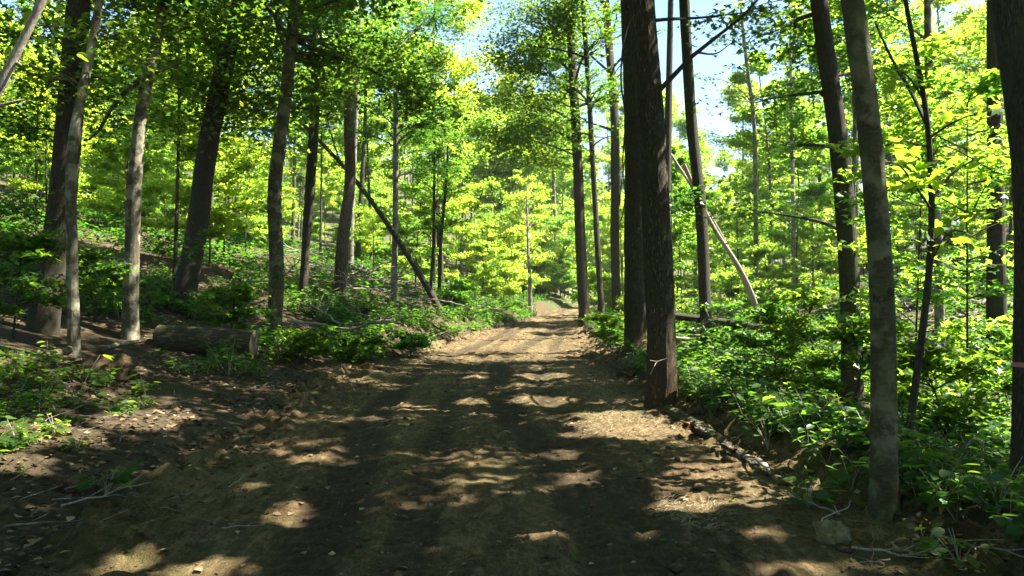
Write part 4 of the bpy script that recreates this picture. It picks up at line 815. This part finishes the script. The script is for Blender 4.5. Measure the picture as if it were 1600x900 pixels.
# seedlings with broad leaves
def seedling(label, px, py, ht, ns, nl, size, meshes, seed, spread=.7, group=None, name='seedling'):
    rng = np.random.default_rng(seed); base = at(px, py); base[2] = float(surf(base[:1], base[1:2])[0]); root = empty(name, base, label, 'plant', group)
    for s_ in range(ns):
        a = rng.uniform(0, 6.28); l_ = rng.uniform(.2, spread); h = ht * rng.uniform(.6, 1.05); t = np.linspace(0, 1, 6); P = base + np.stack([math.cos(a) * l_ * h * t ** 1.4, math.sin(a) * l_ * h * t ** 1.4, h * (t - .1 * t * t) - .02], 1)
        b = B(); b.add(*tubes(P[None], (np.linspace(.006, .002, 6) * (.6 + ht))[None], 5)); link('stem', b.build('stem', True, base), M['twig'], root)
        for k in range(nl):
            i_ = rng.integers(2, 6); aa = a + rng.choice([-1, 1]) * rng.uniform(.3, 1.6); o_ = np.array([math.cos(aa), math.sin(aa), -.15]); put_leaf(root, base, P[i_] + o_ * size * rng.uniform(.1, .9), o_, size * rng.uniform(.65, 1.2), meshes, rng, .3)
    return root
for k, a in enumerate([('leafy seedling with layered bright leaves in front of the pale slim trunk', 120, 632, .62, 4, 9, .105, LY), ('seedling with one big bright leaf at the road edge lower left', 180, 632, .22, 2, 4, .13, LY), ('dark low plant with broad leaves beside the clod at lower left', 165, 775, .26, 5, 6, .11, LO),
        ('pale-leaved sprig at the foot of the front trunk of the big pair', 1058, 628, .34, 2, 4, .12, LY), ('shaded plant with broad dark leaves below the rotten log', 1262, 790, .28, 6, 6, .12, LO), ('plant with long bright leaves right of the front big trunk', 1105, 612, .5, 6, 7, .13, LY), ('leafy plant left of the rotten log end, above it', 1200, 700, .42, 5, 7, .11, LO),
        ('leafy plant right behind the rotten log', 1180, 660, .4, 5, 7, .11, LY), ('low plant hugging the near mossy tree foot on its left', 1330, 770, .3, 5, 6, .1, LO), ('plant with yellow-green leaves at the bottom right corner', 1500, 880, .26, 5, 6, .1, LY), ('leafy plant between the near mossy tree and right corner', 1470, 800, .34, 5, 7, .1, LO), ('plant under the right edge tree at the picture border', 1560, 800, .4, 6, 7, .11, LO),
        ('tall leafy plant between mossy tree and edge tree', 1520, 740, .5, 6, 7, .11, LO), ('bright plant in the sun spot below the dark straight tree', 1290, 660, .45, 6, 8, .11, LY), ('bright leafy plant right of the long-leaved plant', 1150, 625, .45, 6, 7, .11, LY), ('sunlit plant right of the big pair, third from the trunk', 1225, 640, .5, 6, 8, .11, LY), ('small sunlit plant at the far left edge', 25, 690, .25, 5, 6, .09, LY), ('small sunlit plant left of the sunny soil mound', 85, 680, .24, 5, 6, .085, LY), ('low sunlit plant on the soil above the dark low plant', 120, 705, .18, 4, 6, .085, LY),
        ('sprig with drooping leaves left of the mossy tree, knee high', 1345, 690, .6, 4, 8, .12, LY)]):
    seedling(*a, seed=500 + k)
# bare pale leaning stem at the upper left, with a leafy twig
rng = np.random.default_rng(65); d = 4.2; pts = np.array([atd(x, y, d) for x, y in [(-185, 560), (-85, 315), (2, 128), (38, 60), (72, -10), (130, -150)]]); base = pts[0].copy(); base[2] = Hs(base[0], d); pts[0, 2] = base[2] - .1
root = empty('bare_leaning_stem', base, 'bare pale leaning stem with knots at the upper left corner', 'dead tree'); Pq, Rq = resample(pts, np.linspace(.032, .018, 6), 70)
ro = 1 + .35 * np.exp(-((np.arange(70)[:, None] % 9 - 4) / .9) ** 2) * vn(np.arange(70)[:, None] * .3, np.arange(10)[None] * .8, s=5)
b = B(); V, Q = tubes(Pq[None], Rq[None], 10, ro[None]); b.add(V, Q); link('stem', b.build('stem', True, base), M['dead_pale'], root)
for pp in ([(14, 100), (28, 98), (34, 103)], [(0, 165), (20, 160), (38, 156)]):
    q = np.array([atd(x, y, d) for x, y in pp]); b = B(); b.add(*tube1(q, np.linspace(.012, .006, 3), 6, rings=8)); link('stub', b.build('stub', True, base), M['dead_pale'], root)
rt = atd(50, -40, 4.6); root = empty('leafy_twig', rt, 'hanging twig with large yellow-green leaves at the upper left corner', 'twig'); q = np.array([atd(x, y, 4.6) for x, y in [(30, -60), (60, 10), (80, 50), (105, 80)]]); Pq, Rq = resample(q, np.linspace(.008, .003, 4), 14)
b = B(); b.add(*tubes(Pq[None], Rq[None], 5)); link('stem', b.build('stem', True, rt), M['bark_dark'], root)
for k in range(17):
    a = rng.uniform(0, 6.28); o_ = np.array([math.cos(a), math.sin(a) * .5, -.5]); put_leaf(root, rt, Pq[rng.integers(4, 14)] + o_ * rng.uniform(.02, .14), o_, rng.uniform(.06, .10), LY, rng, .7)
# vines on the big pair, a peeled twig on its bark, ribbon on the edge tree
def cord(name, label, pp, d, r0, r1, mat, cat, seed=0):
    rng = np.random.default_rng(seed); q = np.array([atd(x, y, d) for x, y in pp]); q[:, 1] += rng.normal(0, .02, len(q)); Pq, Rq = resample(q, np.linspace(r0, r1, len(q)), 12 * len(pp)); b = B(); b.add(*tubes(Pq[None], Rq[None], 6)); return tag(link(name, b.build(name, True, Pq[0]), mat, loc=Pq[0]), label, cat)
cord('hanging_vine', 'dark vine hanging along the left side of the big roadside pair', [(992, 10), (974, 60), (969, 130), (978, 180), (972, 260), (979, 310), (970, 345)], 15.0, .022, .012, M['bark_dark'], 'vine', 1)
cord('hanging_vine', 'short crooked vine end dangling left of the big pair lower down', [(978, 150), (984, 200), (976, 250), (966, 320), (970, 330)], 14.6, .012, .008, M['bark_dark'], 'vine', 2)
dt = at(1034, 636)[1] - .30
pt = cord('peeled_twig', 'small white forked twig stuck on the bark of the front big trunk', [(1017, 585), (1021, 572), (1026, 565), (1033, 563)], dt, .008, .005, M['dead_pale'], 'twig', 3)
q = np.array([atd(x, y, dt) for x, y in [(1015, 563), (1026, 565), (1042, 560)]]); b = B(); b.add(*tube1(q, [.004, .006, .003], 5, rings=10)); link('fork', b.build('fork', True, np.array(pt.location)), M['dead_pale'], pt)
m, nt, out, N, L = nodes('pink_ribbon'); b_ = N('ShaderNodeBsdfPrincipled'); b_.inputs['Base Color'].default_value = (.42, .17, .13, 1); b_.inputs['Roughness'].default_value = .5; L(b_.outputs[0], out.inputs[0]); M['ribbon'] = m
et = [o for o in bpy.data.objects if o.name == 'edge_tree'][0]; tm = [c_ for c_ in et.children if c_.name.startswith('trunk')][0]; co = np.empty(len(tm.data.vertices) * 3); tm.data.vertices.foreach_get('co', co); co = co.reshape(-1, 3) + np.array(et.location)
def ring_at(z): 
    rr = co.reshape(-1, 40, 3); k = np.argmin(np.abs(rr.mean(1)[:, 2] - z)); c_ = rr[k].mean(0); return c_ + (rr[k] - c_) * 1.05
zb = atd(1590, 566, 5.6)[2]; rg = ring_at(zb); w_ = .018
b = B(); V = np.concatenate([rg - [0, 0, w_], rg + [0, 0, w_]]); j = np.arange(40); b.add(V, np.stack([j, (j + 1) % 40, 40 + (j + 1) % 40, 40 + j], 1))
rbn = tag(link('marker_ribbon', b.build('marker_ribbon', True, rg[0]), M['ribbon'], loc=rg[0]), 'faded pink ribbon tied round the right edge tree', 'ribbon')
kn = rg[np.argmin(rg[:, 0] + rg[:, 1])]
for k in range(2):
    t = np.linspace(0, 1, 14); P = kn + np.stack([-.012 - .03 * np.sin(t * 5 + k) * t - .01 * k, -.02 - .02 * np.cos(t * 7) * t, -t * (.45 - .2 * k)], 1); wv_ = .014 * np.stack([np.cos(t * 6 + k), np.sin(t * 6 + k), 0 * t], 1)
    V = np.concatenate([P - wv_, P + wv_]); j = np.arange(13); b = B(); b.add(V, np.stack([j, j + 1, 14 + j + 1, 14 + j], 1)); link('tail', b.build('tail', True, rg[0]), M['ribbon'], rbn)

# ------------------------------------------------------------------ thin haze volume added to lighten the distance
hv, hf = [(-425, -65, -2), (425, -65, -2), (425, 625, -2), (-425, 625, -2), (-425, -65, 85), (425, -65, 85), (425, 625, 85), (-425, 625, 85)], [(0, 3, 2, 1), (4, 5, 6, 7), (0, 1, 5, 4), (1, 2, 6, 5), (2, 3, 7, 6), (3, 0, 4, 7)]
m, nt, out, N, L = nodes('haze_air'); pv = N('ShaderNodeVolumePrincipled'); pv.inputs['Color'].default_value = (.95, .97, .92, 1); pv.inputs['Density'].default_value = .00028; pv.inputs['Anisotropy'].default_value = .2; L(pv.outputs[0], out.inputs['Volume'])
hz = link('haze', mesh('haze', hv, [np.array(hf)]), m); tag(hz, 'thin haze added to lighten the distant wood', 'haze', kind='stuff')
